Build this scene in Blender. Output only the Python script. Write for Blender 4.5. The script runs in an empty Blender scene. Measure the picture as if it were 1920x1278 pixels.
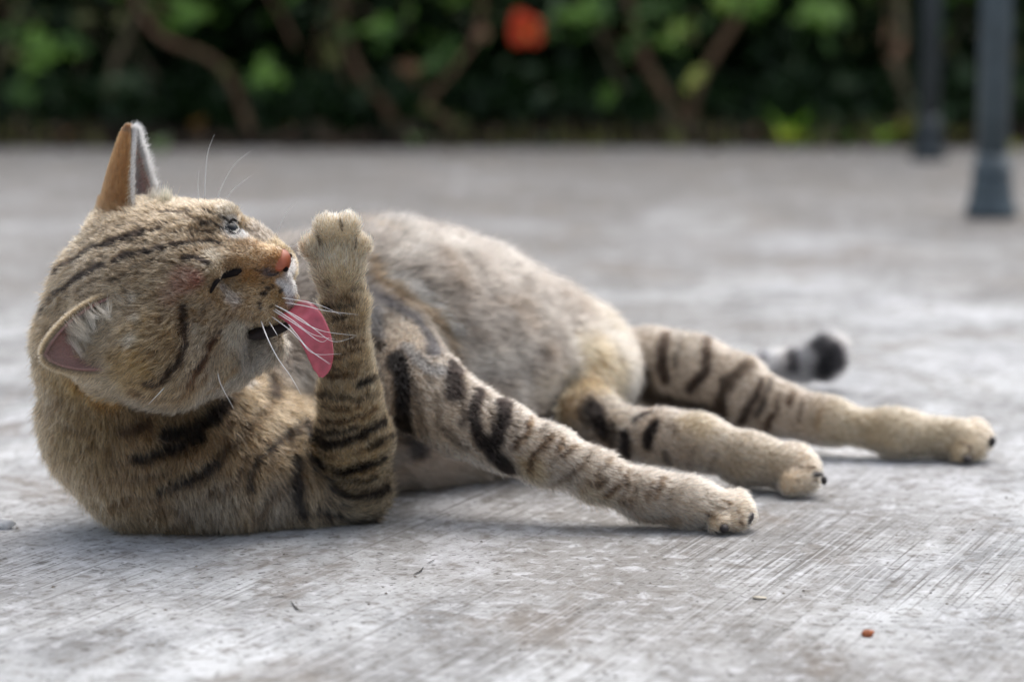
import bpy, math, random
import numpy as np
from mathutils import Vector, Matrix
from mathutils.bvhtree import BVHTree

S = bpy.context.scene
COL = S.collection
rng = np.random.default_rng(7)
random.seed(7)

# ------------------------------------------------------------------ camera, light, exposure
LENS, SENSOR = 85.0, 36.0
FPX = LENS / SENSOR * 1920
PITCH = math.atan(589.0 / FPX)
CAM_Z = 0.25
cam_data = bpy.data.cameras.new('camera')
cam_data.lens = LENS; cam_data.sensor_width = SENSOR
cam_data.clip_start = 0.02; cam_data.clip_end = 400
cam_data.dof.use_dof = True
cam_data.dof.focus_distance = 1.125
cam_data.dof.aperture_fstop = 6.3
cam_data.dof.aperture_blades = 0
cam = bpy.data.objects.new('camera', cam_data); COL.objects.link(cam)
cam.location = (0, 0, CAM_Z)
cam.rotation_euler = (math.pi / 2 - PITCH, 0, 0)
S.camera = cam

SUN_EL, SUN_AZ = math.radians(62), math.radians(25)   # azimuth from +Y towards +X
w = bpy.data.worlds.new('World'); S.world = w; w.use_nodes = True
nt = w.node_tree
sky = nt.nodes.new('ShaderNodeTexSky'); sky.sky_type = 'NISHITA'; sky.sun_disc = False
sky.sun_elevation = SUN_EL; sky.sun_rotation = SUN_AZ
sky.air_density = 1.0; sky.dust_density = 4.0; sky.ozone_density = 0.2
bg = nt.nodes['Background']; bg.inputs['Strength'].default_value = 0.14
hsv = nt.nodes.new('ShaderNodeHueSaturation'); hsv.inputs['Saturation'].default_value = 0.52   # thin overcast veil
nt.links.new(sky.outputs[0], hsv.inputs['Color']); nt.links.new(hsv.outputs[0], bg.inputs[0])

sun_d = bpy.data.lights.new('sun', 'SUN'); sun_d.energy = 1.2; sun_d.angle = math.radians(75)
sun_d.color = (1.0, 0.94, 0.86)
sun = bpy.data.objects.new('sun', sun_d); COL.objects.link(sun)
sd = Vector((math.sin(SUN_AZ) * math.cos(SUN_EL), math.cos(SUN_AZ) * math.cos(SUN_EL), math.sin(SUN_EL)))
sun.rotation_euler = sd.to_track_quat('Z', 'Y').to_euler()

S.view_settings.view_transform = 'Standard'; S.view_settings.look = 'None'
S.view_settings.gamma = 1; S.view_settings.use_curve_mapping = False
S.view_settings.exposure = 0.62
S.cycles.max_bounces = 8; S.cycles.diffuse_bounces = 3; S.cycles.glossy_bounces = 3
S.cycles.transmission_bounces = 6; S.cycles.transparent_max_bounces = 8
S.cycles.use_denoising = True; S.cycles.use_adaptive_sampling = False

# ------------------------------------------------------------------ helpers
SP, CP = math.sin(PITCH), math.cos(PITCH)
def ray(px, py):
    u, v = (px - 960) / FPX, (639 - py) / FPX
    return np.array([u, CP + v * SP, -SP + v * CP])
def P(px, py, Y):
    d = ray(px, py); t = Y / d[1]
    return np.array([0, 0, CAM_Z]) + d * t
def G(px, py):
    d = ray(px, py); t = -CAM_Z / d[2]
    return np.array([0, 0, CAM_Z]) + d * t
def lin(r, g, b):
    c = np.array([r, g, b]) / 255.0
    return np.where(c <= 0.04045, c / 12.92, ((c + 0.055) / 1.055) ** 2.4)
def tag(o, label=None, cat=None, group=None, kind=None):
    if label: o['label'] = label
    if cat: o['category'] = cat
    if group: o['group'] = group
    if kind: o['kind'] = kind
    return o
def empty(name, loc, rz=0):
    o = bpy.data.objects.new(name, None); COL.objects.link(o)
    o.location = loc; o.rotation_euler = (0, 0, rz); o.empty_display_size = 0.05
    return o
def mesh_obj(name, V, F, mat=None, parent=None, smooth=True):
    me = bpy.data.meshes.new(name)
    me.from_pydata([tuple(map(float, v)) for v in V], [], [tuple(map(int, f)) for f in F])
    if smooth: me.polygons.foreach_set('use_smooth', [True] * len(me.polygons))
    me.update()
    o = bpy.data.objects.new(name, me); COL.objects.link(o)
    if mat:
        for m in (mat if isinstance(mat, (list, tuple)) else [mat]): me.materials.append(m)
    if parent:
        o.parent = parent; o.matrix_parent_inverse = Matrix.Translation(-Vector(parent.location)) if parent.type == 'EMPTY' and parent.rotation_euler.z == 0 else parent.matrix_world.inverted()
    return o
def fast_mesh(name, V, F4, mat=None, parent=None, smooth=True):
    V = np.asarray(V, np.float32); F4 = np.asarray(F4, np.int32); n = F4.shape[1]
    me = bpy.data.meshes.new(name)
    me.vertices.add(len(V)); me.vertices.foreach_set('co', V.ravel())
    me.loops.add(F4.size); me.loops.foreach_set('vertex_index', F4.ravel())
    me.polygons.add(len(F4))
    me.polygons.foreach_set('loop_start', np.arange(0, F4.size, n, dtype=np.int32))
    me.polygons.foreach_set('loop_total', np.full(len(F4), n, np.int32))
    me.update(calc_edges=True); me.validate()
    me.polygons.foreach_set('use_smooth', np.full(len(me.polygons), smooth))
    o = bpy.data.objects.new(name, me); COL.objects.link(o)
    if mat: me.materials.append(mat)
    if parent:
        o.parent = parent; o.matrix_parent_inverse = Matrix.Translation(-Vector(parent.location))
    return o
def tube(pts, rad, n=8, cap=True):
    pts = [np.array(p, float) for p in pts]; m = len(pts)
    rad = rad if hasattr(rad, '__len__') else [rad] * m
    V, F = [], []; prev = None
    for i, p in enumerate(pts):
        t = pts[min(i + 1, m - 1)] - pts[max(i - 1, 0)]; t = t / (np.linalg.norm(t) + 1e-12)
        if prev is None:
            a = np.array([0, 0, 1.0]) if abs(t[2]) < 0.9 else np.array([1.0, 0, 0])
            u = np.cross(t, a)
        else: u = prev - t * prev.dot(t)
        u /= np.linalg.norm(u); prev = u; v = np.cross(t, u)
        for k in range(n):
            an = 2 * math.pi * k / n
            V.append(p + rad[i] * (u * math.cos(an) + v * math.sin(an)))
    for i in range(m - 1):
        for k in range(n):
            F.append((i * n + k, i * n + (k + 1) % n, (i + 1) * n + (k + 1) % n, (i + 1) * n + k))
    if cap:
        F.append(tuple(range(n))[::-1]); F.append(tuple((m - 1) * n + k for k in range(n)))
    return V, F
def smooth_path(pts, k=6):
    pts = [np.array(p, float) for p in pts]
    if len(pts) < 3:
        return [pts[0] + (pts[1] - pts[0]) * t for t in np.linspace(0, 1, k)]
    out = []
    ext = [2 * pts[0] - pts[1]] + pts + [2 * pts[-1] - pts[-2]]
    for i in range(1, len(ext) - 2):
        a, b, c, d = ext[i - 1:i + 3]
        for t in np.linspace(0, 1, k, endpoint=False):
            out.append(0.5 * ((2 * b) + (c - a) * t + (2 * a - 5 * b + 4 * c - d) * t * t + (3 * b - a - 3 * c + d) * t ** 3))
    out.append(pts[-1]); return out
def vnoise(p, scale, seed=0):
    """vectorised value noise in -1..1"""
    q = np.asarray(p, np.float64) / scale + 1000.0
    i = np.floor(q).astype(np.int64); f = q - i; f = f * f * (3 - 2 * f)
    out = np.zeros(len(q))
    for dx in (0, 1):
        for dy in (0, 1):
            for dz in (0, 1):
                h = ((i[:, 0] + dx) * 73856093) ^ ((i[:, 1] + dy) * 19349663) ^ ((i[:, 2] + dz) * 83492791) ^ (seed * 2654435761)
                h = (h ^ (h >> 13)) * 1274126177 & 0xFFFFFFFF
                h = (h ^ (h >> 16)) & 0xFFFF
                wgt = (f[:, 0] if dx else 1 - f[:, 0]) * (f[:, 1] if dy else 1 - f[:, 1]) * (f[:, 2] if dz else 1 - f[:, 2])
                out += wgt * (h / 32767.5 - 1)
    return out

# ------------------------------------------------------------------ materials
def mat_new(name):
    m = bpy.data.materials.new(name); m.use_nodes = True
    n = m.node_tree; b = n.nodes['Principled BSDF']
    return m, n, b
def simple(name, col, rough=0.6, metal=0.0, var=0.0, scale=30, spec=0.5, sss=0.0, bump=0.0):
    m, n, b = mat_new(name)
    b.inputs['Base Color'].default_value = (*col, 1); b.inputs['Roughness'].default_value = rough
    b.inputs['Metallic'].default_value = metal; b.inputs['Specular IOR Level'].default_value = spec
    if sss:
        b.inputs['Subsurface Weight'].default_value = sss
        b.inputs['Subsurface Radius'].default_value = (0.004, 0.0015, 0.001); b.inputs['Subsurface Scale'].default_value = 1.0
    if var or bump:
        tc = n.nodes.new('ShaderNodeTexCoord'); no = n.nodes.new('ShaderNodeTexNoise')
        no.inputs['Scale'].default_value = scale; no.inputs['Detail'].default_value = 5
        n.links.new(tc.outputs['Object'], no.inputs['Vector'])
        if var:
            r = n.nodes.new('ShaderNodeValToRGB')
            r.color_ramp.elements[0].position = 0.3; r.color_ramp.elements[1].position = 0.7
            r.color_ramp.elements[0].color = (*[c * (1 - var) for c in col], 1)
            r.color_ramp.elements[1].color = (*[min(1, c * (1 + var)) for c in col], 1)
            n.links.new(no.outputs[0], r.inputs[0]); n.links.new(r.outputs[0], b.inputs['Base Color'])
        if bump:
            bu = n.nodes.new('ShaderNodeBump'); bu.inputs['Strength'].default_value = 0.5; bu.inputs['Distance'].default_value = bump
            n.links.new(no.outputs[0], bu.inputs['Height']); n.links.new(bu.outputs[0], b.inputs['Normal'])
    return m

def concrete_mat():
    m, n, b = mat_new('weathered_concrete'); L = n.links.new
    def N(t, **k):
        x = n.nodes.new(t)
        for a, v in k.items(): setattr(x, a, v)
        return x
    tc = N('ShaderNodeTexCoord')
    def noise(scale, detail=6, rough=0.6, vec=None, dist=0.0):
        x = N('ShaderNodeTexNoise'); x.inputs['Scale'].default_value = scale; x.inputs['Detail'].default_value = detail
        x.inputs['Roughness'].default_value = rough; x.inputs['Distortion'].default_value = dist
        L(vec or tc.outputs['Object'], x.inputs['Vector']); return x.outputs[0]
    def mapr(src, a, bb, c=0.0, d=1.0, clamp=True):
        x = N('ShaderNodeMapRange'); x.clamp = clamp
        x.inputs[1].default_value = a; x.inputs[2].default_value = bb; x.inputs[3].default_value = c; x.inputs[4].default_value = d
        L(src, x.inputs[0]); return x.outputs[0]
    def math_(op, a, c):
        x = N('ShaderNodeMath', operation=op)
        for i, v in enumerate((a, c)):
            if isinstance(v, (int, float)): x.inputs[i].default_value = v
            else: L(v, x.inputs[i])
        return x.outputs[0]
    def mix(fac, A, B, mode='MIX'):
        x = N('ShaderNodeMix', data_type='RGBA', blend_type=mode)
        if isinstance(fac, (int, float)): x.inputs[0].default_value = fac
        else: L(fac, x.inputs[0])
        for i, v in ((6, A), (7, B)):
            if isinstance(v, tuple): x.inputs[i].default_value = (*v, 1)
            else: L(v, x.inputs[i])
        return x.outputs[2]
    # brushed direction: 23 degrees off +Y towards +X
    rot = N('ShaderNodeVectorRotate', rotation_type='Z_AXIS'); rot.inputs['Angle'].default_value = math.radians(23)
    L(tc.outputs['Object'], rot.inputs['Vector'])
    mp = N('ShaderNodeMapping'); mp.inputs['Scale'].default_value = (620, 9, 1); L(rot.outputs[0], mp.inputs[0])
    br1 = noise(1.0, 2, 0.5, mp.outputs[0])
    mp2 = N('ShaderNodeMapping'); mp2.inputs['Scale'].default_value = (170, 3.0, 1); L(rot.outputs[0], mp2.inputs[0])
    br2 = noise(1.0, 3, 0.6, mp2.outputs[0])
    mp3 = N('ShaderNodeMapping'); mp3.inputs['Scale'].default_value = (1.0, 0.62, 1); L(tc.outputs['Object'], mp3.inputs[0])
    big = noise(2.2, 4, 0.55, mp3.outputs[0]); med = noise(14, 6, 0.65, mp3.outputs[0], 0.4); fine = noise(95, 6, 0.7, None, 0.6); tiny = noise(420, 3, 0.7)
    speck = noise(230, 4, 0.6, None, 0.3); patch = noise(7.5, 7, 0.7, mp3.outputs[0], 0.5)
    brmask = mapr(noise(5, 4, 0.6), 0.42, 0.60)
    base = mix(mapr(med, 0.34, 0.62), (0.23, 0.238, 0.245), (0.555, 0.575, 0.59))
    broad = noise(1.7, 4, 0.62, mp3.outputs[0], 0.6)
    base = mix(math_('MULTIPLY', mapr(broad, 0.45, 0.58), 0.72), base, (0.19, 0.178, 0.165))
    base = mix(math_('MULTIPLY', mapr(big, 0.50, 0.66), 0.50), base, (0.22, 0.205, 0.185))
    base = mix(math_('MULTIPLY', mapr(big, 0.48, 0.36), 0.5), base, (0.62, 0.64, 0.68))
    # damp dirt gathered towards the hedge
    sx = N('ShaderNodeSeparateXYZ'); L(tc.outputs['Object'], sx.inputs[0])
    zone = math_('ADD', sx.outputs[1], math_('MULTIPLY', noise(2.2, 5, 0.65, mp3.outputs[0], 0.6), 4.2))
    base = mix(math_('MULTIPLY', mapr(zone, 3.9, 5.6), 0.85), base, (0.125, 0.117, 0.110))
    base = mix(math_('MULTIPLY', mapr(patch, 0.53, 0.61), 0.72), base, (0.18, 0.155, 0.13))
    base = mix(math_('MULTIPLY', mapr(patch, 0.42, 0.33), 0.5), base, (0.60, 0.62, 0.66))
    base = mix(math_('MULTIPLY', mapr(fine, 0.53, 0.64), 0.70), base, (0.15, 0.135, 0.12))
    base = mix(math_('MULTIPLY', mapr(fine, 0.47, 0.34), 0.60), base, (0.64, 0.655, 0.69))
    base = mix(math_('MULTIPLY', mapr(speck, 0.58, 0.66), 0.75), base, (0.07, 0.065, 0.06))
    base = mix(math_('MULTIPLY', mapr(tiny, 0.56, 0.70), 0.35), base, (0.09, 0.085, 0.08))
    grv = math_('MULTIPLY', mapr(br1, 0.57, 0.66), math_('ADD', 0.12, math_('MULTIPLY', brmask, 0.50)))
    base = mix(grv, base, (0.10, 0.09, 0.08))
    grl = math_('MULTIPLY', mapr(br1, 0.43, 0.34), math_('ADD', 0.10, math_('MULTIPLY', brmask, 0.28)))
    base = mix(grl, base, (0.66, 0.67, 0.70))
    base = mix(math_('MULTIPLY', mapr(br2, 0.64, 0.70), 0.5), base, (0.12, 0.11, 0.10))
    L(base, b.inputs['Base Color'])
    b.inputs['Roughness'].default_value = 0.82; b.inputs['Specular IOR Level'].default_value = 0.3
    h = math_('ADD', math_('MULTIPLY', fine, 1.0), math_('MULTIPLY', tiny, 0.45))
    h = math_('SUBTRACT', h, math_('MULTIPLY', grv, 0.8))
    bu = N('ShaderNodeBump'); bu.inputs['Strength'].default_value = 0.7; bu.inputs['Distance'].default_value = 0.0013
    L(h, bu.inputs['Height']); L(bu.outputs[0], b.inputs['Normal'])
    return m

M_conc = concrete_mat()
M_soil = simple('dark_soil', (0.012, 0.0095, 0.007), 1.0, spec=0.05, var=0.6, scale=18, bump=0.01)

# ------------------------------------------------------------------ setting: paving, soil
def sheet(name, x0, x1, y0, y1, z, mat, nx=1, ny=1, zf=None):
    V, F = [], []
    for j in range(ny + 1):
        for i in range(nx + 1):
            x = x0 + (x1 - x0) * i / nx; y = y0 + (y1 - y0) * j / ny
            V.append((x, y, z + (zf(x, y) if zf else 0)))
    for j in range(ny):
        for i in range(nx):
            a = j * (nx + 1) + i; F.append((a, a + 1, a + nx + 2, a + nx + 1))
    return tag(mesh_obj(name, V, F, mat), kind='structure')
sheet('ground', -60, 60, -30, 120, -0.03, M_soil)
EDGE = 5.04
ys = [-6, EDGE]
V, F = [], []
xs = np.linspace(-8, 8, 161)
for i, x in enumerate(xs):
    e = EDGE + 0.03 * math.sin(x * 3.1) + 0.02 * math.sin(x * 11.7 + 1)
    V += [(x, -6, 0), (x, e, 0), (x, e + 0.004, -0.05)]
for i in range(len(xs) - 1):
    a = i * 3; F += [(a, a + 3, a + 4, a + 1), (a + 1, a + 4, a + 5, a + 2)]
tag(mesh_obj('pavement', V, F, M_conc, smooth=False), kind='structure')
def soil_z(x, y): return 0.02 * math.sin(x * 5 + y * 3) * math.cos(y * 4 - x) + 0.012 * math.sin(17 * x + 9 * y)
sheet('soil_bed', -8, 8, EDGE - 0.02, 11, -0.006, M_soil, 120, 40, lambda x, y: min(0.05, max(0, y - EDGE) * 0.3) * (1 + 0) + soil_z(x, y) * min(1, max(0, y - EDGE) * 3) - 0.02)

# ------------------------------------------------------------------ metal posts on the right
def paint_mat(name, c):
    return simple(name, c, 0.42, var=0.25, scale=35, spec=0.5, bump=0.0006)
M_post = paint_mat('blue_grey_painted_metal', tuple(lin(74, 87, 94)))
M_post2 = paint_mat('dark_painted_metal', tuple(lin(50, 58, 62)))
def lathe(prof, n=28):
    V, F = [], []
    for r, z in prof:
        for k in range(n): V.append((r * math.cos(2 * math.pi * k / n), r * math.sin(2 * math.pi * k / n), z))
    for i in range(len(prof) - 1):
        for k in range(n): F.append((i * n + k, i * n + (k + 1) % n, (i + 1) * n + (k + 1) % n, (i + 1) * n + k))
    F.append(tuple(range(n))[::-1]); F.append(tuple((len(prof) - 1) * n + k for k in range(n)))
    return V, F
def metal_post(loc, label, mat, s=1.0):
    r = empty('metal_post', loc); tag(r, label, 'post', 'painted metal posts standing on the pavement')
    def part(name, prof):
        V, F = lathe([(a * s, z) for a, z in prof])
        o = mesh_obj(name, V, F, mat, None); o.parent = r; return o
    part('foot', [(0.032, 0.0), (0.0345, 0.003), (0.0345, 0.010), (0.031, 0.016), (0.0285, 0.026), (0.0262, 0.042), (0.0240, 0.058)])
    part('collar', [(0.0235, 0.055), (0.0265, 0.057), (0.0265, 0.064), (0.0225, 0.067), (0.0215, 0.085)])
    part('shaft', [(0.0208, 0.066), (0.0205, 0.3), (0.0205, 0.95)])
    part('cap', [(0.0215, 0.945), (0.024, 0.950), (0.024, 0.962), (0.016, 0.972), (0.013, 0.985), (0.02, 1.0), (0.018, 1.016), (0.006, 1.028)])
    return r
metal_post(G(1858, 408), 'blue grey painted metal post with a flared foot, the nearer and larger one', M_post, 1.02)
metal_post(G(1740, 300), 'darker blurred metal post behind the nearer blue grey one, close to the hedge', M_post2, 0.98)

# ------------------------------------------------------------------ hedge of shrubs
def leafmat(name, c, trans=0.35):
    m, n, b = mat_new(name)
    b.inputs['Base Color'].default_value = (*c, 1); b.inputs['Roughness'].default_value = 0.45
    tr = n.nodes.new('ShaderNodeBsdfTranslucent'); tr.inputs[0].default_value = (c[0] * 1.4, c[1] * 1.5, c[2] * 0.7, 1)
    mx = n.nodes.new('ShaderNodeMixShader'); mx.inputs[0].default_value = trans
    out = n.nodes['Material Output']
    tc = n.nodes.new('ShaderNodeTexCoord'); no = n.nodes.new('ShaderNodeTexNoise'); no.inputs['Scale'].default_value = 6
    hs = n.nodes.new('ShaderNodeHueSaturation'); mr = n.nodes.new('ShaderNodeMapRange')
    mr.inputs[1].default_value = 0.3; mr.inputs[2].default_value = 0.7; mr.inputs[3].default_value = 0.6; mr.inputs[4].default_value = 1.4
    hs.inputs['Color'].default_value = (*c, 1)
    n.links.new(tc.outputs['Generated'], no.inputs['Vector']); n.links.new(no.outputs[0], mr.inputs[0]); n.links.new(mr.outputs[0], hs.inputs['Value'])
    n.links.new(hs.outputs[0], b.inputs['Base Color'])
    n.links.new(b.outputs[0], mx.inputs[1]); n.links.new(tr.outputs[0], mx.inputs[2]); n.links.new(mx.outputs[0], out.inputs[0])
    return m
M_leaf = {
    'green': leafmat('green_leaf', (0.085, 0.19, 0.035)),
    'bright': leafmat('bright_green_leaf', (0.17, 0.34, 0.045)),
    'lime': leafmat('lime_leaf', (0.24, 0.38, 0.05)),
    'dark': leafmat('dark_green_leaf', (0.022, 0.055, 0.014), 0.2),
    'pale': leafmat('pale_green_leaf', (0.13, 0.20, 0.10)),
    'tan': leafmat('dry_tan_leaf', (0.33, 0.17, 0.09)),
    'olive': leafmat('olive_leaf', (0.16, 0.17, 0.05)),
    'yellow': leafmat('yellow_green_leaf', (0.52, 0.58, 0.12)),
}
M_red = simple('red_petal', (0.88, 0.085, 0.02), 0.5, var=0.15, scale=20, sss=0.1)
M_bark = simple('brown_bark', (0.19, 0.112, 0.066), 0.9, var=0.45, scale=60, bump=0.004)
M_bark2 = simple('grey_bark', (0.17, 0.135, 0.082), 0.9, var=0.45, scale=60, bump=0.004)
M_thatch = simple('deep_foliage', (0.012, 0.022, 0.008), 0.95, var=0.5, scale=30)

def leaf_geo(L=0.075, W=0.031):
    V, F = [], []; n = 5
    for i in range(n + 1):
        t = i / n; hw = W * 0.5 * (math.sin(math.pi * min(1, t * 0.93 + 0.04)) ** 0.75) * (1 if i < n else 0.05)
        y = L * t; z = -0.10 * L * t * t * 2
        V += [(-hw, y, z + hw * 0.35), (0, y, z), (hw, y, z + hw * 0.35)]
    for i in range(n):
        a = i * 3; F += [(a, a + 1, a + 4, a + 3), (a + 1, a + 2, a + 5, a + 4)]
    return V, F
leaf_mesh = {}
for k, m in M_leaf.items():
    V, F = leaf_geo(); me = bpy.data.meshes.new('leaf_' + k)
    me.from_pydata(V, [], F); me.polygons.foreach_set('use_smooth', [True] * len(F)); me.materials.append(m); leaf_mesh[k] = me
def place_leaf(parent, pos, kind, s=1.0, name='leaf', face=0.5):
    o = bpy.data.objects.new(name, leaf_mesh[kind]); COL.objects.link(o)
    # leaf plane turned towards the open side (front and up), random spin
    n = Vector((random.uniform(-.5, .5), -random.uniform(0.3, 1.0), random.uniform(0.3, 1.0))).normalized()
    q = n.to_track_quat('Z', 'Y').to_matrix() @ Matrix.Rotation(random.uniform(0, 6.28), 3, 'Z')
    M = q.to_4x4() @ Matrix.Diagonal((s, s, s, 1)); c = Vector((0, 0.037 * s, 0))
    M.translation = Vector(pos) - (q @ c)
    o.parent = parent; o.matrix_parent_inverse = Matrix.Identity(4); o.matrix_basis = Matrix.Translation(-Vector(parent.location)) @ M
    return o

def leaf_cloud(name, pts, mat, parent, smin=0.7, smax=1.2, L=0.075, W=0.042):
    """many small leaves as one mesh: two triangles each, folded at the midrib"""
    n = len(pts); pts = np.asarray(pts)
    d = rng.normal(size=(n, 3)); d[:, 2] -= 0.2; d /= np.linalg.norm(d, axis=1)[:, None]
    a = rng.normal(size=(n, 3)); s = np.cross(d, a); s /= np.linalg.norm(s, axis=1)[:, None]
    up = np.cross(s, d); sc = rng.uniform(smin, smax, n)[:, None]
    v0 = pts; v2 = pts + d * L * sc - up * 0.1 * L * sc; mid = pts + d * L * 0.5 * sc
    v1 = mid + s * W * .5 * sc + up * W * .15 * sc; v3 = mid - s * W * .5 * sc + up * W * .15 * sc
    V = np.stack([v0, v1, v2, v3], 1).reshape(-1, 3)
    i = np.arange(n)[:, None] * 4
    F = np.concatenate([i + [0, 1, 2], i + [0, 2, 3]], 0)
    return tag(fast_mesh(name, V, F, mat, parent, smooth=False), kind='stuff')

HY = 5.45
shrubs = []
# (px of base, label, branch paths in (px,py,Y,radius_m), bark)
SHR = [
    (40, 'shrub at the far left of the hedge with bright broad green leaves', [[(-30, 262, 5.6, .014), (-10, 130, 5.6, .012), (60, -60, 5.65, .010), (120, -330, 5.8, .008)],
        [(205, 262, 5.55, .014), (205, 180, 5.5, .014), (215, 120, 5.5, .015), (250, 40, 5.55, .011), (300, -120, 5.6, .01)]], M_bark2),
    (455, 'shrub behind the cat head with a bent brown stem leaning left', [[(478, 262, 5.42, .017), (462, 225, 5.42, .017), (430, 150, 5.42, .015), (390, 108, 5.42, .013), (310, 75, 5.44, .014), (262, 20, 5.48, .012), (180, -150, 5.6, .010)],
        [(560, 262, 5.9, .012), (600, 60, 5.9, .012), (640, -200, 5.9, .01)]], M_bark),
    (740, 'shrub with low reddish stems and a pinkish dry leaf, left of the red flower', [[(745, 262, 5.5, .022), (725, 205, 5.5, .020), (690, 165, 5.5, .016), (650, 60, 5.6, .012), (640, -180, 5.7, .010)],
        [(880, 262, 5.4, .010), (835, 225, 5.4, .013), (800, 195, 5.4, .013), (860, 120, 5.45, .010), (900, 40, 5.5, .010), (915, -190, 5.6, .009)]], M_bark),
    (1285, 'shrub with a forked brown trunk in the middle of the hedge', [[(1288, 262, 5.48, .032), (1284, 225, 5.48, .027), (1250, 185, 5.48, .024), (1210, 110, 5.55, .018), (1170, -30, 5.6, .014), (1100, -250, 5.7, .01)],
        [(1292, 235, 5.46, .020), (1302, 185, 5.46, .018), (1335, 110, 5.46, .017), (1385, 30, 5.5, .015), (1440, -100, 5.55, .013), (1500, -300, 5.7, .01)]], M_bark),
    (1690, 'shrub behind the metal posts with a pale brown stem', [[(1690, 262, 5.5, .014), (1700, 190, 5.5, .014), (1680, 120, 5.5, .022), (1690, 50, 5.5, .018), (1660, -200, 5.6, .012)],
        [(1910, 262, 5.7, .012), (1890, 60, 5.7, .012), (1905, -230, 5.8, .01)]], M_bark2),
]
for px, lab, paths, bark in SHR:
    base = G(px, 258); base = P(px, 262, 5.5); base[2] = 0.0
    r = empty('shrub', base); tag(r, lab, 'shrub', 'shrubs of the hedge behind the pavement'); shrubs.append((px, r))
    for pth in paths:
        pts = [P(a, b_, c) for a, b_, c, _ in pth]; pts[0][2] = -0.03
        rad = [d * 0.62 for *_, d in pth]
        sp = smooth_path(pts, 5); rr = np.interp(np.linspace(0, len(rad) - 1, len(sp)), range(len(rad)), rad)
        V, F = tube(sp, rr, 8); mesh_obj('stem', V, F, bark, r)
for i in range(16):
    px = random.uniform(0, 1920); Y = random.uniform(5.4, 5.75); x1 = px + random.uniform(-160, 160); y0_ = random.uniform(40, 200)
    sp = smooth_path([P(px, y0_, Y), P((px + x1) / 2 + random.uniform(-25, 25), y0_ - 90, Y + .03), P(x1, y0_ - random.uniform(160, 320), Y + .06)], 5)
    V, F = tube(sp, np.linspace(random.uniform(.003, .006), .002, len(sp)), 6); mesh_obj('stem', V, F, random.choice([M_bark, M_bark2]), min(shrubs, key=lambda s: abs(s[0] - px))[1])
def near_shrub(px): return min(shrubs, key=lambda s: abs(s[0] - px))[1]

LEAVES = [  # (px, py, radius px, kind) leaves that can be told apart
    (100, 95, 58, 'bright'), (70, 125, 40, 'bright'), (135, 80, 38, 'green'), (35, 180, 38, 'green'), (20, 100, 26, 'olive'), (10, 60, 30, 'green'), (352, 22, 44, 'bright'), (335, 45, 30, 'green'),
    (500, 142, 46, 'bright'), (475, 150, 30, 'green'), (425, 128, 24, 'olive'), (700, 52, 44, 'bright'), (720, 70, 30, 'green'), (622, 96, 30, 'olive'), (655, 60, 26, 'green'), (766, 137, 30, 'tan'), (765, 130, 22, 'tan'), (808, 120, 32, 'green'), (838, 95, 30, 'green'),
    (812, 210, 24, 'olive'), (790, 250, 22, 'pale'), (865, 232, 24, 'olive'), (905, 60, 24, 'tan'), (1075, 22, 44, 'bright'), (1110, 40, 38, 'green'), (1130, 12, 34, 'green'), (1040, 60, 30, 'green'), (1035, 20, 34, 'pale'), (850, 4, 26, 'bright'), (1215, 22, 36, 'green'), (1268, 55, 40, 'lime'), (1255, 80, 30, 'bright'),
    (1190, 70, 30, 'green'), (1175, 95, 28, 'green'), (1148, 168, 34, 'bright'), (1300, 150, 28, 'yellow'), (1310, 130, 18, 'lime'), (1385, 8, 46, 'bright'), (1360, 0, 34, 'lime'), (1425, 6, 34, 'bright'), (1535, 12, 52, 'bright'), (1570, 28, 30, 'green'), (1000, 130, 30, 'dark'), (1010, 190, 28, 'dark'),
    (600, 30, 26, 'dark'), (1720, 190, 26, 'dark'), (1880, 60, 26, 'olive'), (1905, 105, 22, 'olive'), (1800, 110, 26, 'dark'), (560, 10, 22, 'dark'), (250, 145, 30, 'dark'), (215, 150, 30, 'pale'), (160, 40, 26, 'olive'), (230, 30, 24, 'olive'), (300, 10, 26, 'olive'),
    (1690, 100, 26, 'tan'), (1670, 60, 22, 'tan'), (1710, 215, 24, 'olive'), (1690, 235, 22, 'tan'), (1480, 120, 26, 'dark'), (1560, 215, 28, 'dark'), (60, 20, 20, 'dark'), (945, 120, 20, 'dark'),
]
for px, py, rp, k in LEAVES:
    sh = near_shrub(px); Y = random.uniform(5.26, 5.40)
    for j in range(5 if rp > 28 else 3):
        place_leaf(sh, P(px + random.uniform(-.75, .75) * rp * (j > 0), py + random.uniform(-.6, .6) * rp * (j > 0), Y + 0.02 * j), k, rp / 34.0 * random.uniform(0.42, 0.8))
for i in range(520):
    px = random.uniform(-60, 1980); py = random.choice([random.uniform(-120, 240), random.uniform(-160, 90), random.uniform(-160, 40)])
    d_ = random.uniform(5.38, 5.85)
    place_leaf(near_shrub(px), P(px, py, d_), random.choice(['dark', 'green', 'green', 'dark', 'olive', 'bright'] if py < 100 else ['dark', 'dark', 'dark', 'dark', 'green']), random.uniform(0.28, 0.65))

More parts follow.
